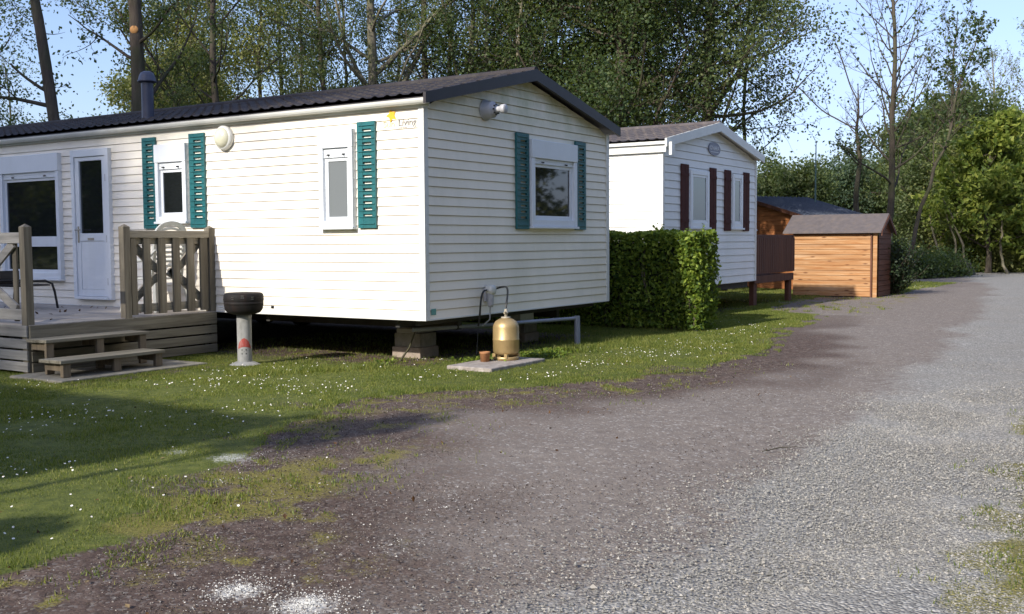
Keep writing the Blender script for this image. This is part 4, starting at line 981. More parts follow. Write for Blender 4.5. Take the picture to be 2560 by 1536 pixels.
tree('thin_tree', 'thin tree dividing into two slim stems left of the Y-shaped tree', 'tree', spot(1116, 31), 12, .085, 17, z0=3.4, spread=2.2, limbs=18, twigs=6, per=5, leaf=.075, lmat='leafdark', bark='bark', group=BG, zleaf=9,
     forks=((3.8, right(.1), 1.0, 4.2, .7), (3.9, left(.1), 1.1, 4.2, .7)))
tree('forked_tree', 'slim Y-shaped tree against a patch of open sky, left of the roof ridge end', 'tree', spot(1150, 28), 12, .105, 18, z0=5.6, lean=lean_px(10, 28), spread=2.3, limbs=16, twigs=6, per=16, leaf=.072, lmat='leafdark', bark='bark2', group=BG, zleaf=10,
     forks=((4.5, right(.1), 1.15, 5.0, .75), (4.4, left(.1), 1.25, 5.0, .75)))
tree('thin_tree', 'slender sunlit trunk leaning to the right beside the gable peak', 'tree', spot(1198, 27.5), 12, .06, 19, z0=4.6, lean=lean_px(75, 28), spread=2.0, limbs=16, twigs=6, per=17, leaf=.072, lmat='leaf', bark='bark2', group=BG, zleaf=10)
tree('broad_tree', 'massive dark green tree with a dense crown right of the gable peak', 'tree', spot(1497, 28), 13, .25, 20, z0=2.6, spread=4.0, limbs=70, twigs=12, per=30, leaf=.088, lmat='leafdark', bark='barkdark', group=BG, zleaf=10.5, sig=.26, lean=lean_px(5, 28), prof=lambda u: 1.0, elev=(-.1, .8))
tree('broad_tree', 'dark leafy tree filling the gap between the gable peak and the massive trunk', 'tree', spot(1340, 31), 12, .14, 21, z0=3.9, spread=3.3, limbs=58, twigs=11, per=28, leaf=.088, lmat='leafdark', bark='barkdark', group=BG, zleaf=10.5, sig=.26, prof=lambda u: 1.0, elev=(-.1, .8))
tree('broad_tree', 'tall leafy tree with thick upright trunk behind the ridge of the white home', 'tree', spot(1700, 27), 13, .17, 22, z0=3.4, spread=3.4, limbs=42, twigs=9, per=20, leaf=.08, lmat='leaf', bark='bark', group=BG, zleaf=10.5, sig=.24, prof=lambda u: .95, elev=(-.1, .9), droop=.1,
     forks=((4.6, right(0), 1.0, 3.0, .5),))
tree('drooping_tree', 'slim tree with thin drooping twigs at the right edge of the dark crowns', 'tree', spot(1765, 30), 11, .06, 23, z0=2.4, spread=2.3, limbs=20, twigs=8, per=4, leaf=.09, lmat='leafblue', bark='barkdark', group=BG, zleaf=10.5, droop=.5, lean=lean_px(50, 30), rise=.0, curl=.16, prof=lambda u: .8)
# fill of finer trees further back between the trunks
FB = 'thin background trees seen between the trunks'
fl = [('far thin tree left of the chimney trunk, pale new leaves', 60, 33, 'leafblue', 7, 8), ('far tree over the left end of the roof with airy foliage', 15, 27, 'leafblue', 8, 14), ('airy olive tree right of the chimney trunk', 430, 30, 'leafolive', 9, 60), ('olive tree behind the thin dark trunk', 520, 33, 'leafolive', 9, 50),
      ('background tree with olive crown above the left third of the roof', 620, 30, 'leafolive', 10, 40), ('background tree with grey-green crown above the wall lamp', 690, 34, 'leaf', 11, 38), ('background tree just left of the thin straight trunk', 740, 31, 'leaf', 11, 30),
      ('background tree just right of the thin straight trunk', 845, 35, 'leafdark', 11, 32), ('background tree behind the low fork', 960, 36, 'leaf', 11, 30), ('background tree left of the slim Y-shaped tree', 1080, 38, 'leafdark', 11, 26), ('background tree behind the leaning sunlit trunk', 1250, 36, 'leafdark', 11, 40),
      ('background tree between the massive trunk and the upright trunk', 1600, 37, 'leafdark', 11, 60), ('background tree seen left of the massive trunk', 1420, 38, 'leafdark', 11, 36)]
for k, (lab, u, d, lm, H, nl) in enumerate(fl):
    tree('background_tree', lab, 'tree', spot(u, d), H, .06 + .02 * (k % 3), 40 + k, z0=1.2, spread=2.6 if lm != 'leafolive' else 2.2, limbs=nl, twigs=8, per=14, leaf=.08, lmat=lm, bark='barkdark', group=FB, zleaf=11, sig=.2, sub=2, prof=lambda u: .9, elev=(.1, 1.1), lean=lean_px(((k * 37) % 50) - 25, d))
tree('small_tree', 'small dense dark green tree behind the roof left of the chimney', 'tree', spot(298, 33), 4.9, .10, 60, z0=1.0, spread=1.25, limbs=44, twigs=9, per=15, leaf=.10, lmat='leafblue', bark='barkdark', sig=.16, prof=lambda u: 1.0 - .4 * u, rise=.02)
tree('small_tree', 'lighter green round bush-like tree low over the roof at the left of the chimney', 'tree', spot(262, 36), 4.1, .08, 61, z0=.8, spread=1.5, limbs=30, twigs=8, per=12, leaf=.10, lmat='leaf', bark='barkdark', sig=.18)
tree('willow_tree', 'pale distant willow showing low over the roof between the left trunks', 'tree', spot(170, 52), 5.6, .14, 62, z0=1.5, spread=2.6, limbs=36, twigs=9, per=12, leaf=.16, lmat='leafpale', bark='bark2', sig=.25, droop=.4)
tree('small_tree', 'low bright shrubby tree peeping over the roof at the far left edge', 'tree', spot(40, 36), 4.6, .10, 63, z0=1.0, spread=2.6, limbs=36, twigs=8, per=13, leaf=.11, lmat='leaf', bark='barkdark', sig=.2)
tree('bright_tree', 'sunlit yellow-green feathery tree right of the chimney', 'tree', spot(420, 34), 6.6, .13, 64, z0=1.2, spread=2.0, limbs=60, twigs=10, per=16, leaf=.11, lmat='leafolive', bark='bark', sig=.2, prof=lambda u: 1.05 - .4 * u)
tree('bright_tree', 'sunlit yellow-green tree beside the feathery one, partly behind the thin dark trunk', 'tree', spot(500, 36), 7.0, .13, 65, z0=1.2, spread=2.2, limbs=50, twigs=9, per=13, leaf=.11, lmat='leafolive', bark='bark', sig=.2)

# right-hand side of the picture
RG = 'trees beyond the sheds'
tree('bare_tree', 'dark tree with two crooked dead limbs at its top, behind the cabin', 'tree', spot(2056, 38), 7.0, .13, 70, z0=3.8, spread=1.9, limbs=16, twigs=7, per=7, leaf=.11, lmat='leafdark', bark='barkdark', group=RG, wob=.07, sig=.1, zleaf=5.3, prof=lambda u: .9 - .5 * u, tip_bias=.6, elev=(.2, .8),
     forks=((5.3, left(.1), .45, 2.6, .5), (6.3, left(-.1), 1.1, 2.3, .7)))
tree('airy_tree', 'tall open tree with fine upright branches and leaf tufts, right of the bare tree', 'tree', spot(2146, 37), 12.5, .13, 71, z0=3.0, spread=3.5, limbs=34, twigs=9, per=1.3, leaf=.12, lmat='leafdark', bark='barkdark', group=RG, sig=.06, tip_bias=.88, elev=(.45, 1.1), rise=.09, lean=lean_px(-5, 37), wob=.05, prof=lambda u: 1.0 - .35 * u, sub=2)
tree('leaning_tree', 'thin dark tree leaning to the right across the green thicket', 'tree', spot(2168, 36), 8.5, .07, 72, z0=3.4, spread=2.2, limbs=18, twigs=8, per=3.5, leaf=.13, lmat='leafdark', bark='barkdark', group=RG, lean=lean_px(170, 36), sig=.06, tip_bias=.8, elev=(.4, 1.2), wob=.1)
tree('airy_tree', 'second open tree with tufted twigs, rising above the round green crown', 'tree', spot(2262, 46), 11, .09, 73, z0=6.0, spread=2.8, limbs=20, twigs=8, per=1.6, leaf=.14, lmat='leafdark', bark='barkdark', group=RG, sig=.07, tip_bias=.85, elev=(.5, 1.2), rise=.1, lean=lean_px(30, 46))
tree('bare_tree', 'bare-topped pale tree above the chestnut, near the right edge', 'tree', spot(2398, 58), 11.5, .13, 74, z0=7.0, spread=2.8, limbs=26, twigs=8, per=.8, leaf=.1, lmat='leafpale', bark='bark2', group=RG, sig=.08, elev=(.5, 1.2), rise=.1)
tree('airy_tree', 'thinly leaved tree at the right edge of the picture', 'tree', spot(2495, 56), 12.5, .12, 75, z0=5.0, spread=3.6, limbs=30, twigs=8, per=2.2, leaf=.13, lmat='leafpale', bark='bark2', group=RG, sig=.1, tip_bias=.7, elev=(.4, 1.1), rise=.09)
tree('round_tree', 'large round bluish-green crown in the middle of the thicket', 'tree', spot(2270, 52), 7.4, .22, 76, z0=1.4, spread=3.4, limbs=80, twigs=11, per=16, leaf=.17, lmat='leaf', bark='bark', group=RG, sig=.3, prof=lambda u: 1.1 * math.sqrt(max(.05, 1 - (u * 1.05 - .35) ** 2 / .6)), elev=(-.1, .6))
tree('chestnut_tree', 'bright yellow-green chestnut with big drooping leaves at the edge of the drive', 'tree', spot(2385, 43), 5.9, .10, 77, z0=.8, spread=2.5, limbs=30, twigs=8, per=12, leaf=.26, lmat='leafbright', bark='bark', group=RG, sig=.15, droop=.15, leafw=.5, tip_bias=.6, elev=(-.1, .5), prof=lambda u: 1.05 - .75 * u * u)
tree('chestnut_tree', 'second yellow-green chestnut crowding the right edge of the picture', 'tree', spot(2475, 44), 5.2, .11, 78, z0=.9, spread=2.5, limbs=28, twigs=8, per=11, leaf=.25, lmat='leafbright', bark='bark', group=RG, sig=.16, droop=.15, leafw=.5, tip_bias=.6, elev=(-.2, .5), prof=lambda u: 1.0)
tree('olive_tree', 'tall olive-green tree behind the chestnuts at the right edge', 'tree', spot(2462, 56), 7.4, .16, 79, z0=2, spread=3.2, limbs=56, twigs=9, per=12, leaf=.16, lmat='leafolive', bark='bark', group=RG, sig=.3)
tree('round_tree', 'dark round bushy tree behind the blue-grey cabin roof', 'tree', spot(1912, 48), 3.9, .12, 80, z0=.6, spread=2.1, limbs=60, twigs=9, per=15, leaf=.14, lmat='leaf', bark='barkdark', group=RG, sig=.25, prof=lambda u: 1.05 - .2 * u)
tree('round_tree', 'loose light green tree left of the cabin ridge, beside the white home', 'tree', spot(1855, 50), 4.0, .10, 81, z0=.6, spread=1.7, limbs=40, twigs=8, per=12, leaf=.14, lmat='leafolive', bark='barkdark', group=RG, sig=.22)
TG = 'understorey trees in the thicket'
for k, (u, d, H, lm, sp_w, lab) in enumerate([(2010, 52, 4.2, 'leafblue', 2.0, 'thicket tree with greyish leaves left of the bare dark trunk'), (2090, 56, 4.6, 'leaf', 2.3, 'thicket tree between the bare tree and the tall open tree'), (2180, 62, 5.4, 'leafolive', 2.6, 'sunlit olive thicket tree behind the tall open tree'),
                                          (2120, 66, 5.0, 'leafpale', 2.6, 'pale thicket tree deep behind the little shed'), (2240, 47, 4.8, 'leaf', 2.0, 'mid green thicket tree under the big round crown'), (2310, 46, 4.6, 'leafolive', 1.9, 'olive thicket tree at the left foot of the chestnut'),
                                          (2430, 46, 3.9, 'leaf', 1.9, 'low thicket tree between the two chestnuts'), (2200, 70, 5.4, 'leafpale', 3.0, 'farthest pale tree across the meadow gap')]):
    tree('thicket_tree', lab, 'tree', spot(u, d), H, .09, 90 + k, z0=1.0, spread=sp_w, limbs=36, twigs=9, per=12, leaf=.15, lmat=lm, bark='barkdark', group=TG, sig=.28, prof=lambda u: 1.05 - .3 * u)
# saplings at the edge of the drive
for k, (u, d, H, lx, lab) in enumerate([(2287, 42.5, 3.0, -70, 'pale crooked sapling leaning left at the bend of the drive'), (2352, 42, 3.2, -60, 'thin pale sapling leaning left before the chestnut'), (2338, 42.3, 2.9, -45, 'very thin sapling just left of the chestnut stem'), (2430, 42, 3.0, -8, 'straight thin sapling right of the chestnut trunk')]):
    tree('sapling', lab, 'sapling', spot(u, d), H, .045, 110 + k, lean=lean_px(lx, d), z0=1.4, spread=.7, limbs=6, twigs=4, per=4, leaf=.16, lmat='leafbright', bark='bark2', group='saplings along the bend of the drive', wob=.06)

# off to the left of the camera: trees that shade the deck and the lawn
SG = 'trees left of the drive that shade the lawn'
tree('shade_tree', 'very tall poplar far left of the drive, out of the picture', 'tree', (-31, 13.2), 25, .4, 120, z0=12, spread=5.6, limbs=90, twigs=11, per=11, leaf=.34, lmat='leaf', bark='bark', group=SG, sig=.5, prof=lambda u: 1.1, elev=(-.2, .7))
tree('shade_tree', 'second very tall poplar farther back left of the drive, out of the picture', 'tree', (-32, 22.5), 25, .4, 121, z0=11, spread=6.0, limbs=80, twigs=10, per=7, leaf=.34, lmat='leafolive', bark='bark', group=SG, sig=.5, prof=lambda u: 1.1, elev=(-.2, .7))
for k in range(12):
    tree('garden_tree', 'garden tree %s of the far row left of the drive' % ('one', 'two', 'three', 'four', 'five', 'six', 'seven', 'eight', 'nine', 'ten', 'eleven', 'twelve')[k], 'tree', (-27 - (k * 3 % 5) * .8, -6 + k * 5.6), 6.5 + (k * 5 % 4) * .8, .2, 150 + k, z0=.3, spread=3.6, limbs=44, twigs=8, per=9, leaf=.32, lmat=('leafbright', 'leaf', 'leafolive')[k % 3], bark='bark', group='far row of trees left of the drive', sig=.4, prof=lambda u: 1.1, elev=(-.3, .6))
tree('young_tree', 'young thin tree with a small crown left of the drive, out of the picture', 'tree', (-9.9, -1.25), 4.2, .05, 124, z0=3.3, spread=.5, limbs=10, twigs=5, per=10, leaf=.12, lmat='leafbright', bark='bark', sig=.12, wob=.03)
for k in range(9):
    tree('roadside_tree', 'tall leafy tree %s across the drive, behind the viewer' % ('first', 'second', 'third', 'fourth', 'fifth', 'sixth', 'seventh', 'eighth', 'ninth')[k], 'tree', (-19 + k * 5.6 + (k * 7 % 3) * .6, -17.5 - (k * 5 % 4) * .7), 7.5 + (k * 3 % 4) * .8, .22, 130 + k, z0=.8, spread=3.9, limbs=52, twigs=9, per=9, leaf=.27, lmat=('leaf', 'leafdark', 'leafolive')[k % 3], bark='bark', group='trees across the drive behind the viewer', sig=.35, prof=lambda u: 1.1, elev=(-.3, .7))

# ------------------------------------------------------------------ hedges and shrubs
def hedge(name, label, x0, x1, y0, y1, h, n, leaf, mat_, seed, rounded=.12, trunkpos=()):
    rng = np.random.default_rng(seed); t = thing(name, ((x0 + x1) / 2, (y0 + y1) / 2, 0), label, 'hedge')
    cx_, cy_ = (x0 + x1) / 2, (y0 + y1) / 2; a, b = (x1 - x0) / 2, (y1 - y0) / 2
    areas = np.array([2 * b * h, 2 * b * h * .35, 2 * a * h, 2 * a * h * .6, 4 * a * b]); cnt = (n * areas / areas.sum()).astype(int); P = []
    for k, c in enumerate(cnt):
        u = rng.uniform(-1, 1, c); z = rng.uniform(.06, h, c) ; ins = np.abs(rng.normal(size=c)) * .075
        bul = (vnoise(u * b * 1.0 + k * 9, z, 2.2, seed) - .5) * .16 - .10 * (z < .35) * rng.random(c)
        if k == 0: q_ = np.stack([-a + ins - bul, u * b, z], 1)
        elif k == 1: q_ = np.stack([a - ins + bul, u * b, z], 1)
        elif k == 2: q_ = np.stack([u * a, -b + ins - bul, z], 1)
        elif k == 3: q_ = np.stack([u * a, b - ins + bul, z], 1)
        else:
            v = rng.uniform(-1, 1, c); q_ = np.stack([u * a, v * b, h - ins * .8 + (vnoise(u * a, v * b, 3, seed + 3) - .5) * .10], 1)
        P.append(q_)
    P = np.concatenate(P)
    for ax, lim_ in ((0, a), (1, b)):   # soften corners near the top
        over = np.clip(P[:, 2] - (h - rounded), 0, None) / rounded
        P[:, ax] = np.clip(P[:, ax], -lim_ + over * rounded * .5 - .06, lim_ - over * rounded * .5 + .06)
    leaf_mesh('foliage', P, leaf, M[mat_], t, rng, .6, up=.3)
    # inner tangle of twigs and stems, seen through the leaves
    wd = Wood()
    for k in range(int(2 * b * 7)):
        yb = -b + .12 + (2 * b - .24) * (k + .5) / (2 * b * 7)
        for s in range(4):
            p = branch(rng, (rng.uniform(-a * .3, a * .3), yb, 0), (rng.normal() * .5, rng.normal() * .4, 1.2), h * .93, 6, .14, .12)
            p[:, 0] = np.clip(p[:, 0], -a + .08, a - .08); p[:, 1] = np.clip(p[:, 1], -b + .08, b - .08)
            wd.tube(p, np.linspace(.018, .005, 7), 4)
    for (tx, ty, r) in trunkpos: wd.tube([(tx - cx_, ty - cy_, -.05), (tx - cx_ + .02, ty - cy_, .25), (tx - cx_ - .02, ty - cy_, .55)], [r, r * .9, r * .7], 10)
    wd.build('stems', M['bark'], t)
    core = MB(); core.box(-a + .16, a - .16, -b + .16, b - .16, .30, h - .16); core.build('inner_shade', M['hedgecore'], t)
    # loose shoots over the top
    wd = Wood(); C = []
    for k in range(int(2 * b * 3.2)):
        px_, py_ = rng.uniform(-a * .8, a * .8), rng.uniform(-b, b); L = rng.uniform(.08, .22)
        p = branch(rng, (px_, py_, h - .05), (rng.normal() * .4, rng.normal() * .4, 1), L, 4, .15, 0); wd.tube(p, np.linspace(.005, .002, 5), 3)
        C.append(p[rng.integers(1, 5, 9)] + rng.normal(size=(9, 3)) * .02)
    sh = wd.build('shoots', M['bark'], t); leaf_mesh('shoot_leaves', np.concatenate(C), leaf * .9, M[mat_], sh, rng, .6)
    return t
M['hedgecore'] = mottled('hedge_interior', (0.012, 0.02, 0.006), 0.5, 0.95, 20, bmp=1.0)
hedge('clipped_hedge', 'clipped beech-green hedge between the cream home and the white home', 5.62, 6.30, -.92, 8.5, 1.55, 60000, .072, 'hedge', 200, trunkpos=((5.72, -.80, .045),))
hedge('roadside_hedge', 'tall leafy hedge left of the drive, out of the picture', -10.4, -9.4, -.75, 7.0, 3.75, 26000, .13, 'hedge', 201, rounded=.8)
hx, hy = spot(2172, 27.0)
def bush(label, u, d, w_, h, n, leaf, lm, seed, cat='shrub', zb_=0.0, group=None, dens=1.0):
    rng = np.random.default_rng(seed); x, y = spot(u, d); t = thing('leafy_shrub', (x, y, 0), label, cat, group)
    wd = Wood(); C = []
    for k in range(n):
        az = rng.uniform(0, 2 * np.pi); e = rng.uniform(.25, 1.45); L = h * rng.uniform(.6, 1.0)
        d_ = np.array([math.cos(az) * math.cos(e) * w_ / h, math.sin(az) * math.cos(e) * w_ / h, math.sin(e)])
        p = branch(rng, (rng.normal() * w_ * .25, rng.normal() * w_ * .25, 0), d_, L, 5, .14, .02); wd.tube(p, np.linspace(.014, .004, 6), 4)
        c = p[rng.integers(1, 6, int(60 * dens))]; c = c + rng.normal(size=c.shape) * (w_ * .11 + .05); c[:, 2] = np.abs(c[:, 2]) + .03; C.append(c)
    wd.build('stems', M['bark'], t); leaf_mesh('foliage', np.concatenate(C), leaf, M[lm], t, rng, .6, up=.3); return t
bush('clipped bush with shade-darkened leaves hugging the far end of the orange shed', 2153, 27.2, .36, 1.35, 80, .07, 'leafshade', 210, dens=1.6)
for k, (u, d, w_, h) in enumerate([(2195, 38, 1.3, 1.35), (2235, 39, 1.3, 1.35), (2270, 40, 1.1, 1.3)]):
    bush(['low dark hedge bush at the left of the far bend', 'low dark hedge bush in the middle of the far bend', 'low dark hedge bush beside the pale crooked sapling'][k], u, d, w_, h * .66, 80, .10, 'leafdark', 212 + k, group='low dark bushes at the far bend', dens=1.3)
for k, (u, d, w_, h, lm) in enumerate([(2318, 45, 1.0, 1.6, 'leafolive'), (2370, 44.5, 1.0, 1.5, 'leafbright'), (2415, 44, 1.0, 1.3, 'leafolive'), (2465, 44, 1.1, 1.6, 'leafbright'), (2300, 52, 1.6, 2.0, 'leaf')]):
    bush(['olive undergrowth left of the chestnut stem', 'bright undergrowth right under the chestnut', 'olive undergrowth between the thin stems', 'bright undergrowth at the right edge', 'mid green undergrowth behind the bend'][k], u, d, w_, h, 70, .13, lm, 220 + k, group='undergrowth at the wood edge', dens=1.2)
rng = np.random.default_rng(209)
t = thing('leafy_shrub', (-9.3, -2.05, 0), 'small round shrub at the foot of the young tree, out of the picture', 'shrub')
C = rng.normal(size=(5200, 3)); C /= np.linalg.norm(C, axis=1)[:, None]; C *= rng.uniform(.6, 1, 5200)[:, None] * np.array([.5, .52, .85]); C[:, 2] += .98
leaf_mesh('foliage', C, .09, M['leaf'], t, rng); wd = Wood()
for k in range(8): wd.tube(branch(rng, (0, 0, 0), (rng.normal() * .3, rng.normal() * .3, 1), 1.5, 5, .1, .05), np.linspace(.02, .005, 6), 4)
wd.build('stems', M['bark'], t)
x, y = spot(2310, 41.5)
q = MB(); q.lathe([(.0001, .62), (.25, .58), (.5, .42), (.62, .2), (.66, 0)], (0, 0, 0), 14); o = q.build('grey_mound', M['chassis']); o.location = (x, y, 0); o.scale = (1, 1, 1.1); tag(o, 'dark grey covered heap at the bend of the drive under the saplings', 'heap')

# far wood as one mass behind everything
rng = np.random.default_rng(5)
C = []
for u in np.arange(-150, 2650, 26):
    if 1990 < u < 9999: dmin, hh = 76, 4.6
    elif u < 260: dmin, hh = 62, 3.2
    elif u > 1780: dmin, hh = 76, 3.6
    else: dmin, hh = 56, 4.4
    for k in range(2):
        d = dmin + rng.uniform(0, 14); x, y = spot(u + rng.uniform(-12, 12), d); H = hh * rng.uniform(.6, 1.12); m_ = 620
        nc = 9; cc = np.stack([rng.normal(size=nc) * 1.3 + x, rng.normal(size=nc) * 1.3 + y, rng.uniform(.4, H * .85, nc)], 1)
        C.append(cc[rng.integers(0, nc, m_)] + rng.normal(size=(m_, 3)) * np.array([.75, .75, .7]))
C = np.concatenate(C); C = C[C[:, 2] > 0]
o = leaf_mesh('far_wood', C, .34, M['leaf'], None, rng, .7); tag(o, 'mass of far woodland closing the view behind the trees', 'woodland', kind='stuff')

# ------------------------------------------------------------------ grass, clover, daisies, pebbles
def sample(n, x0, x1, y0, y1, fall, rng):
    x = rng.uniform(x0, x1, n); y = rng.uniform(y0, y1, n); g_, b2, l2, m2 = zones(x, y); return x, y, g_, b2, l2, m2
rng = np.random.default_rng(77)
def blades(x, y, h, wdt, rng, name, label, lean_=.6):
    n = len(x); az = rng.uniform(0, 2 * np.pi, n); c = np.cos(az); s = np.sin(az); ln_ = rng.uniform(.1, 1, n) * lean_ * h; a2 = rng.uniform(0, 2 * np.pi, n)
    z0 = np.full(n, .004)
    V = np.stack([np.stack([x - c * wdt, y - s * wdt, z0], 1), np.stack([x + c * wdt, y + s * wdt, z0], 1), np.stack([x + np.cos(a2) * ln_, y + np.sin(a2) * ln_, h], 1)], 1).reshape(-1, 3)
    o = np_mesh(name, V, np.arange(n * 3).reshape(-1, 3), M['grass']); tag(o, label, 'grass', kind='stuff')
xa, ya, ga, ba, la, ma = sample(520000, -8.2, 3, -3.5, 4.2, 1, rng)
dist = np.hypot(xa + 9.39, ya + 7.25)
xb, yb, gb_, bb_, lb, mb_ = sample(330000, 3, 13, -3.0, 2.0, 1, rng)
xc, yc, gc, bc, lc, mc = sample(90000, 13, 28, -1.3, 4, 1, rng)
xd, yd, gd, bd_, ld, md = sample(120000, -6.5, 3, -8.2, -5.6, 1, rng)
X_ = np.concatenate([xa, xb, xc, xd]); Y_ = np.concatenate([ya, yb, yc, yd]); G_ = np.concatenate([ga, gb_, gc, gd]); M_ = np.concatenate([ma, mb_, mc, md])
pr = np.clip(G_ * 1.05 - .05, 0, 1) * (.35 + .65 * vnoise(X_, Y_, 7, 31)) + M_ * .35 * sstep(.35, .7, vnoise(X_, Y_, 9, 33))
D_ = np.hypot(X_ + 9.39, Y_ + 7.25)
k_ = rng.random(len(X_)) < pr
X_, Y_, D_ = X_[k_], Y_[k_], D_[k_]
hgt = (.012 + .022 * vnoise(X_, Y_, 2.4, 41) + .012 * rng.random(len(X_))) * (1 + .5 * (D_ > 14))
blades(X_, Y_, hgt, .0022 + .00022 * D_, rng, 'lawn_grass', 'short mown grass of the lawn in front of the homes')
# longer weeds round the blocks and the foot of the home
xw = rng.uniform(-1.6, 4.3, 9000); yw = -.35 + rng.normal(size=9000) * .16 + np.where(xw < .6, .75 - xw * .55, 0.0) + (xw > 1.5) * -.15
kk = vnoise(xw, yw, 2.5, 51) > .42
blades(xw[kk], yw[kk], rng.uniform(.03, .10, kk.sum()), .004, rng, 'long_grass', 'longer grass tufts along the shaded foot of the cream home', .9)
Cw = np.stack([xw[kk], yw[kk], rng.uniform(.01, .07, kk.sum())], 1); sel = (Cw[:, 0] < 2.2) & (Cw[:, 0] > -.1); Cw = Cw[sel]
o = leaf_mesh('clover_patch', Cw, .035, M['hedge'], None, rng, .9, up=3); tag(o, 'low clover and weed leaves beside the concrete blocks', 'ground cover', kind='stuff')
xt = rng.uniform(-7, 11, 60000); yt = edge(xt) + rng.uniform(-.25, .45, 60000); kk = (vnoise(xt, yt, 5.5, 61) > .66) & (rng.random(60000) < .8)
xo = np.concatenate([xt[kk]] + [np.where(rng.random(n) < .5, a, b) + rng.normal(size=n) * .02 if v else rng.uniform(a, b, n) for (a, b, c, d, v, n) in ((-.04, 1.34, -.92, -.28, 0, 1500), (-3.0, -.8, 2.36, 2.38, 0, 1200), (-2.68, -.1, 3.36, 3.38, 0, 700))])
yo = np.concatenate([yt[kk]] + [np.where(rng.random(n) < .6, c, d) + rng.normal(size=n) * .03 for (a, b, c, d, v, n) in ((-.04, 1.34, -.92, -.28, 0, 1500), (-3.0, -.8, 2.36, 2.38, 0, 1200), (-2.68, -.1, 3.36, 3.38, 0, 700))])
aa_ = rng.uniform(0, 2 * np.pi, 700); xo = np.concatenate([xo, -.82 + np.cos(aa_) * .22]); yo = np.concatenate([yo, 2.02 + np.sin(aa_) * .22])
blades(xo, yo, rng.uniform(.015, .045, len(xo)) * np.where(xo < -3.2, .6, 1.0), .0035, rng, 'edge_grass', 'longer grass tufts along the lawn edge and round the slabs', .9)
# daisies
cl = []
def cluster(u, v, ru, n):  # around a spot of the lawn
    cl.append((u, v, ru, n))
for (x, y, r, n) in [(-2.0, .7, .55, 60), (-1.8, -.2, .5, 50), (-2.4, 1.3, .35, 30), (-3.2, -.6, .55, 45), (-3.8, .6, .8, 45), (-4.6, .2, .8, 40), (-4.9, -1.3, .5, 22), (-5.6, -1.0, .6, 26), (-6.3, -2.4, .35, 16), (-5.3, -2.4, .35, 14), (-.6, -.6, .5, 22), (-.2, -1.5, .5, 34), (.2, .45, .45, 60), (-.9, 1.2, .5, 26),
                     (.9, -1.5, .4, 36), (1.8, -1.6, .7, 50), (3.2, -1.9, .8, 60), (4.3, -1.5, .8, 60), (5.6, -1.55, .7, 60), (7.0, -1.3, .6, 34), (2.6, -1.0, .6, 18), (-2.9, 2.4, .5, 16), (-4.2, -2.6, .5, 10), (-5.0, -3.0, .6, 8), (14.3, 1.1, .6, 30), (22.5, -.3, 1.2, 60), (-1.1, 1.7, .25, 12)]:
    cl.append((x, y, r, n))
px_ = np.concatenate([rng.normal(size=n) * r * .62 + x + .25 * rng.normal(size=1) for x, y, r, n in cl] + [rng.uniform(-7, 9, 130)]); py_ = np.concatenate([rng.normal(size=n) * r * .45 + y for x, y, r, n in cl] + [rng.uniform(-3, 4, 130)])
g_, _, _, m_ = zones(px_, py_); ok = (g_ > .35) | (m_ > .6); px_, py_ = px_[ok], py_[ok]
Vv = []; Ff = []; Vc = []; Fc = []
for i, (x, y) in enumerate(zip(px_, py_)):
    r = rng.uniform(.005, .0088); z = rng.uniform(.028, .055); tx, ty = rng.normal(size=2) * .35 - np.array([.25, .1]); nrm = Vector((tx, ty, 1)).normalized(); qq = nrm.to_track_quat('Z', 'Y'); n0 = len(Vv)
    for k in range(10):
        rr = r if k % 2 == 0 else r * .80; a = k * math.pi / 5; p = qq @ Vector((math.cos(a) * rr, math.sin(a) * rr, 0)); Vv.append((x + p.x, y + p.y, z + p.z))
    Ff.append(tuple(range(n0, n0 + 10))); n0 = len(Vc)
    for k in range(6):
        a = k * math.pi / 3; p = qq @ Vector((math.cos(a) * r * .30, math.sin(a) * r * .30, .0015)); Vc.append((x + p.x, y + p.y, z + p.z))
    Fc.append(tuple(range(n0, n0 + 6)))
mb1 = MB(); mb1.add(Vv, Ff); da = mb1.build('daisies', M['petal']); tag(da, 'scattered small white daisies over the lawn', 'flowers', kind='stuff')
mb1 = MB(); mb1.add(Vc, Fc); mb1.build('daisy_centres', M['starpaint'], da)
# loose stones on the drive
def stones(n, x0, x1, y0, y1, smin, smax, cond, rng, name, label, m, ctr=None):
    x = rng.uniform(x0, x1, n); y = rng.uniform(y0, y1, n)
    if ctr: a_ = rng.uniform(0, 6.283, n); q_ = np.abs(rng.normal(size=n)) ** 1.1 * ctr[2]; x = ctr[0] + np.cos(a_) * q_ * 1.2; y = ctr[1] + np.sin(a_) * q_
    k = cond(x, y, rng); x, y = x[k], y[k]; n = len(x)
    s = rng.uniform(smin, smax, n) * np.exp(rng.normal(size=n) * .25)
    O = np.array([(1, 0, 0), (0, 1, 0), (-1, 0, 0), (0, -1, 0), (0, 0, .75), (0, 0, -.6), (.6, .6, .35), (-.6, .5, .3)])[:6]
    a = rng.uniform(0, 2 * np.pi, n); V = O[None] * (1 + rng.normal(size=(n, 6, 3)) * .22); ca_, sa_ = np.cos(a)[:, None], np.sin(a)[:, None]
    V = np.stack([V[..., 0] * ca_ - V[..., 1] * sa_, V[..., 0] * sa_ + V[..., 1] * ca_, V[..., 2]], -1) * s[:, None, None]
    V += np.stack([x, y, np.full(n, .004)], 1)[:, None, :]
    T = np.array([(0, 1, 4), (1, 2, 4), (2, 3, 4), (3, 0, 4), (1, 0, 5), (2, 1, 5), (3, 2, 5), (0, 3, 5)])
    F = (T[None] + np.arange(n)[:, None, None] * 6).reshape(-1, 3)
    tag(np_mesh(name, V.reshape(-1, 3), F, m), label, 'gravel', kind='stuff')
M['chalk'] = mat('chalk', (0.58, 0.57, 0.53), 0.9)
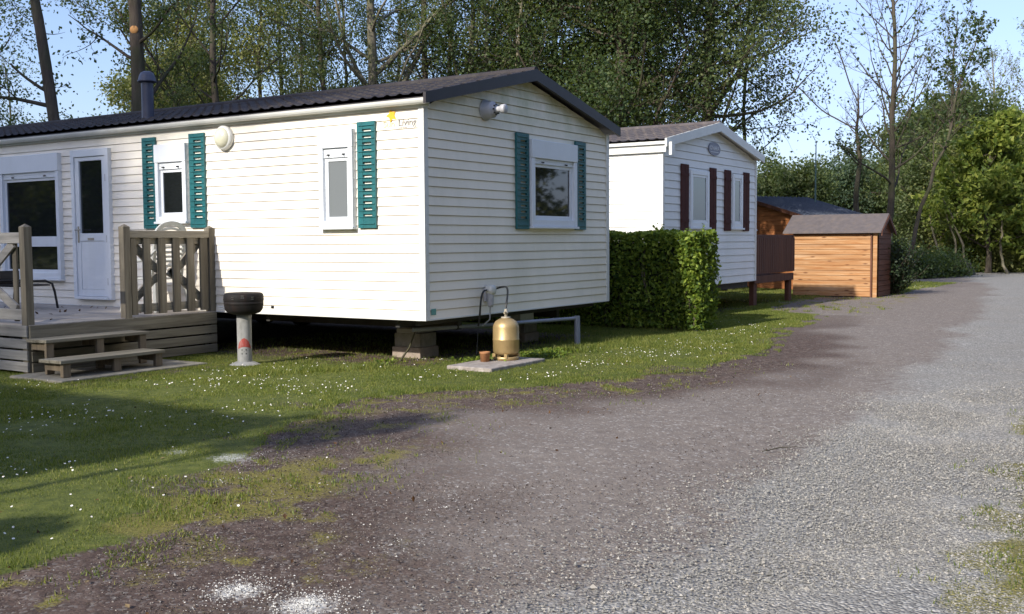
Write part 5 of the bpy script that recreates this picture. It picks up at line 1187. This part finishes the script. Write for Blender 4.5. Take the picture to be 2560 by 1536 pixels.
def stonemat(name, stops):
    m = mat(name, (.3, .3, .3), .85, spec=.25); g1 = nd(m, 'ShaderNodeNewGeometry'); base(m, ramp(m, g1.outputs['Random Per Island'], stops)); return m
gm1 = stonemat('gravel_grey', [(0, (.12, .115, .105)), (.3, (.19, .185, .17)), (.6, (.26, .255, .235)), (.9, (.32, .295, .255)), (1, (.43, .41, .37))])
gm2 = stonemat('gravel_brown', [(0, (.035, .026, .022)), (.5, (.085, .066, .056)), (.88, (.17, .14, .12)), (1, (.40, .37, .33))])
def c1(x, y, r):
    g0, b0, l0, m0 = zones(x, y); d = np.hypot(x + 9.39, y + 7.25); return (r.random(len(x)) < l0 * np.clip(9 / d, .1, 1) ** 1.2 * (1 - .6 * g0) * (1 - sstep(-.5, 4.3, x)))
def c2(x, y, r):
    g0, b0, l0, m0 = zones(x, y); d = np.hypot(x + 9.39, y + 7.25); return (r.random(len(x)) < (1 - l0) * (1 - g0) * np.clip(6 / d, .05, 1) ** 1.5 * (.25 + .75 * b0))
stones(230000, -8.8, 4.5, -7.6, -3.9, .0028, .0065, c1, rng, 'loose_gravel', 'loose pale grey gravel along the right of the drive', gm1)
stones(110000, -7.8, 2.5, -5.4, -.8, .002, .005, c2, rng, 'fine_gravel', 'fine brown gravel and crumbs on the packed part of the drive', gm2)
for (x, y, r, n) in ((-6.42, -3.97, .10, 700), (-6.40, -4.33, .12, 900), (-4.62, -1.93, .12, 620), (-4.66, -1.45, .09, 300), (-5.6, -4.1, .28, 130), (-4.9, -3.9, .22, 100), (-5.1, -2.35, .14, 60), (-4.3, -3.7, .32, 90)):
    stones(n, 0, 1, 0, 1, .0014, .0038, lambda a, b, r_: np.ones(len(a), bool), rng, 'chalk_chips', 'spilled white chalk chips on the drive', M['chalk'], (x, y, r)) if n else None
# small dead leaves on the deck and the roof
def litter(n, fx, label, s, rng):
    P = np.array([fx(rng) for _ in range(n)]); o = leaf_mesh('fallen_leaves', P, s, M['litter'], None, rng, .6, up=4); tag(o, label, 'fallen leaves', kind='stuff')
M['litter'] = stonemat('dead_leaves', [(0, (.04, .022, .012)), (.6, (.10, .05, .02)), (1, (.22, .16, .08))])
litter(26, lambda r: (r.uniform(-2.4, -.2), r.uniform(3.5, 7), DZ + .012), 'a few dead leaves on the grey deck boards', .055, rng)
litter(260, lambda r: (lambda x, y: (x, y, .015))(r.uniform(-7, 2), r.uniform(-4.2, 1.5)), 'scattered brown leaf litter on the drive and lawn', .03, rng)
# twig on the drive
q = MB(); q.tube([(-2.61, -4.84, .01), (-2.46, -4.90, .016), (-2.32, -4.99, .01)], [.003, .004, .002], 5); tag(q.build('twig', M['barkdark']), 'thin dark twig lying across the drive', 'twig')
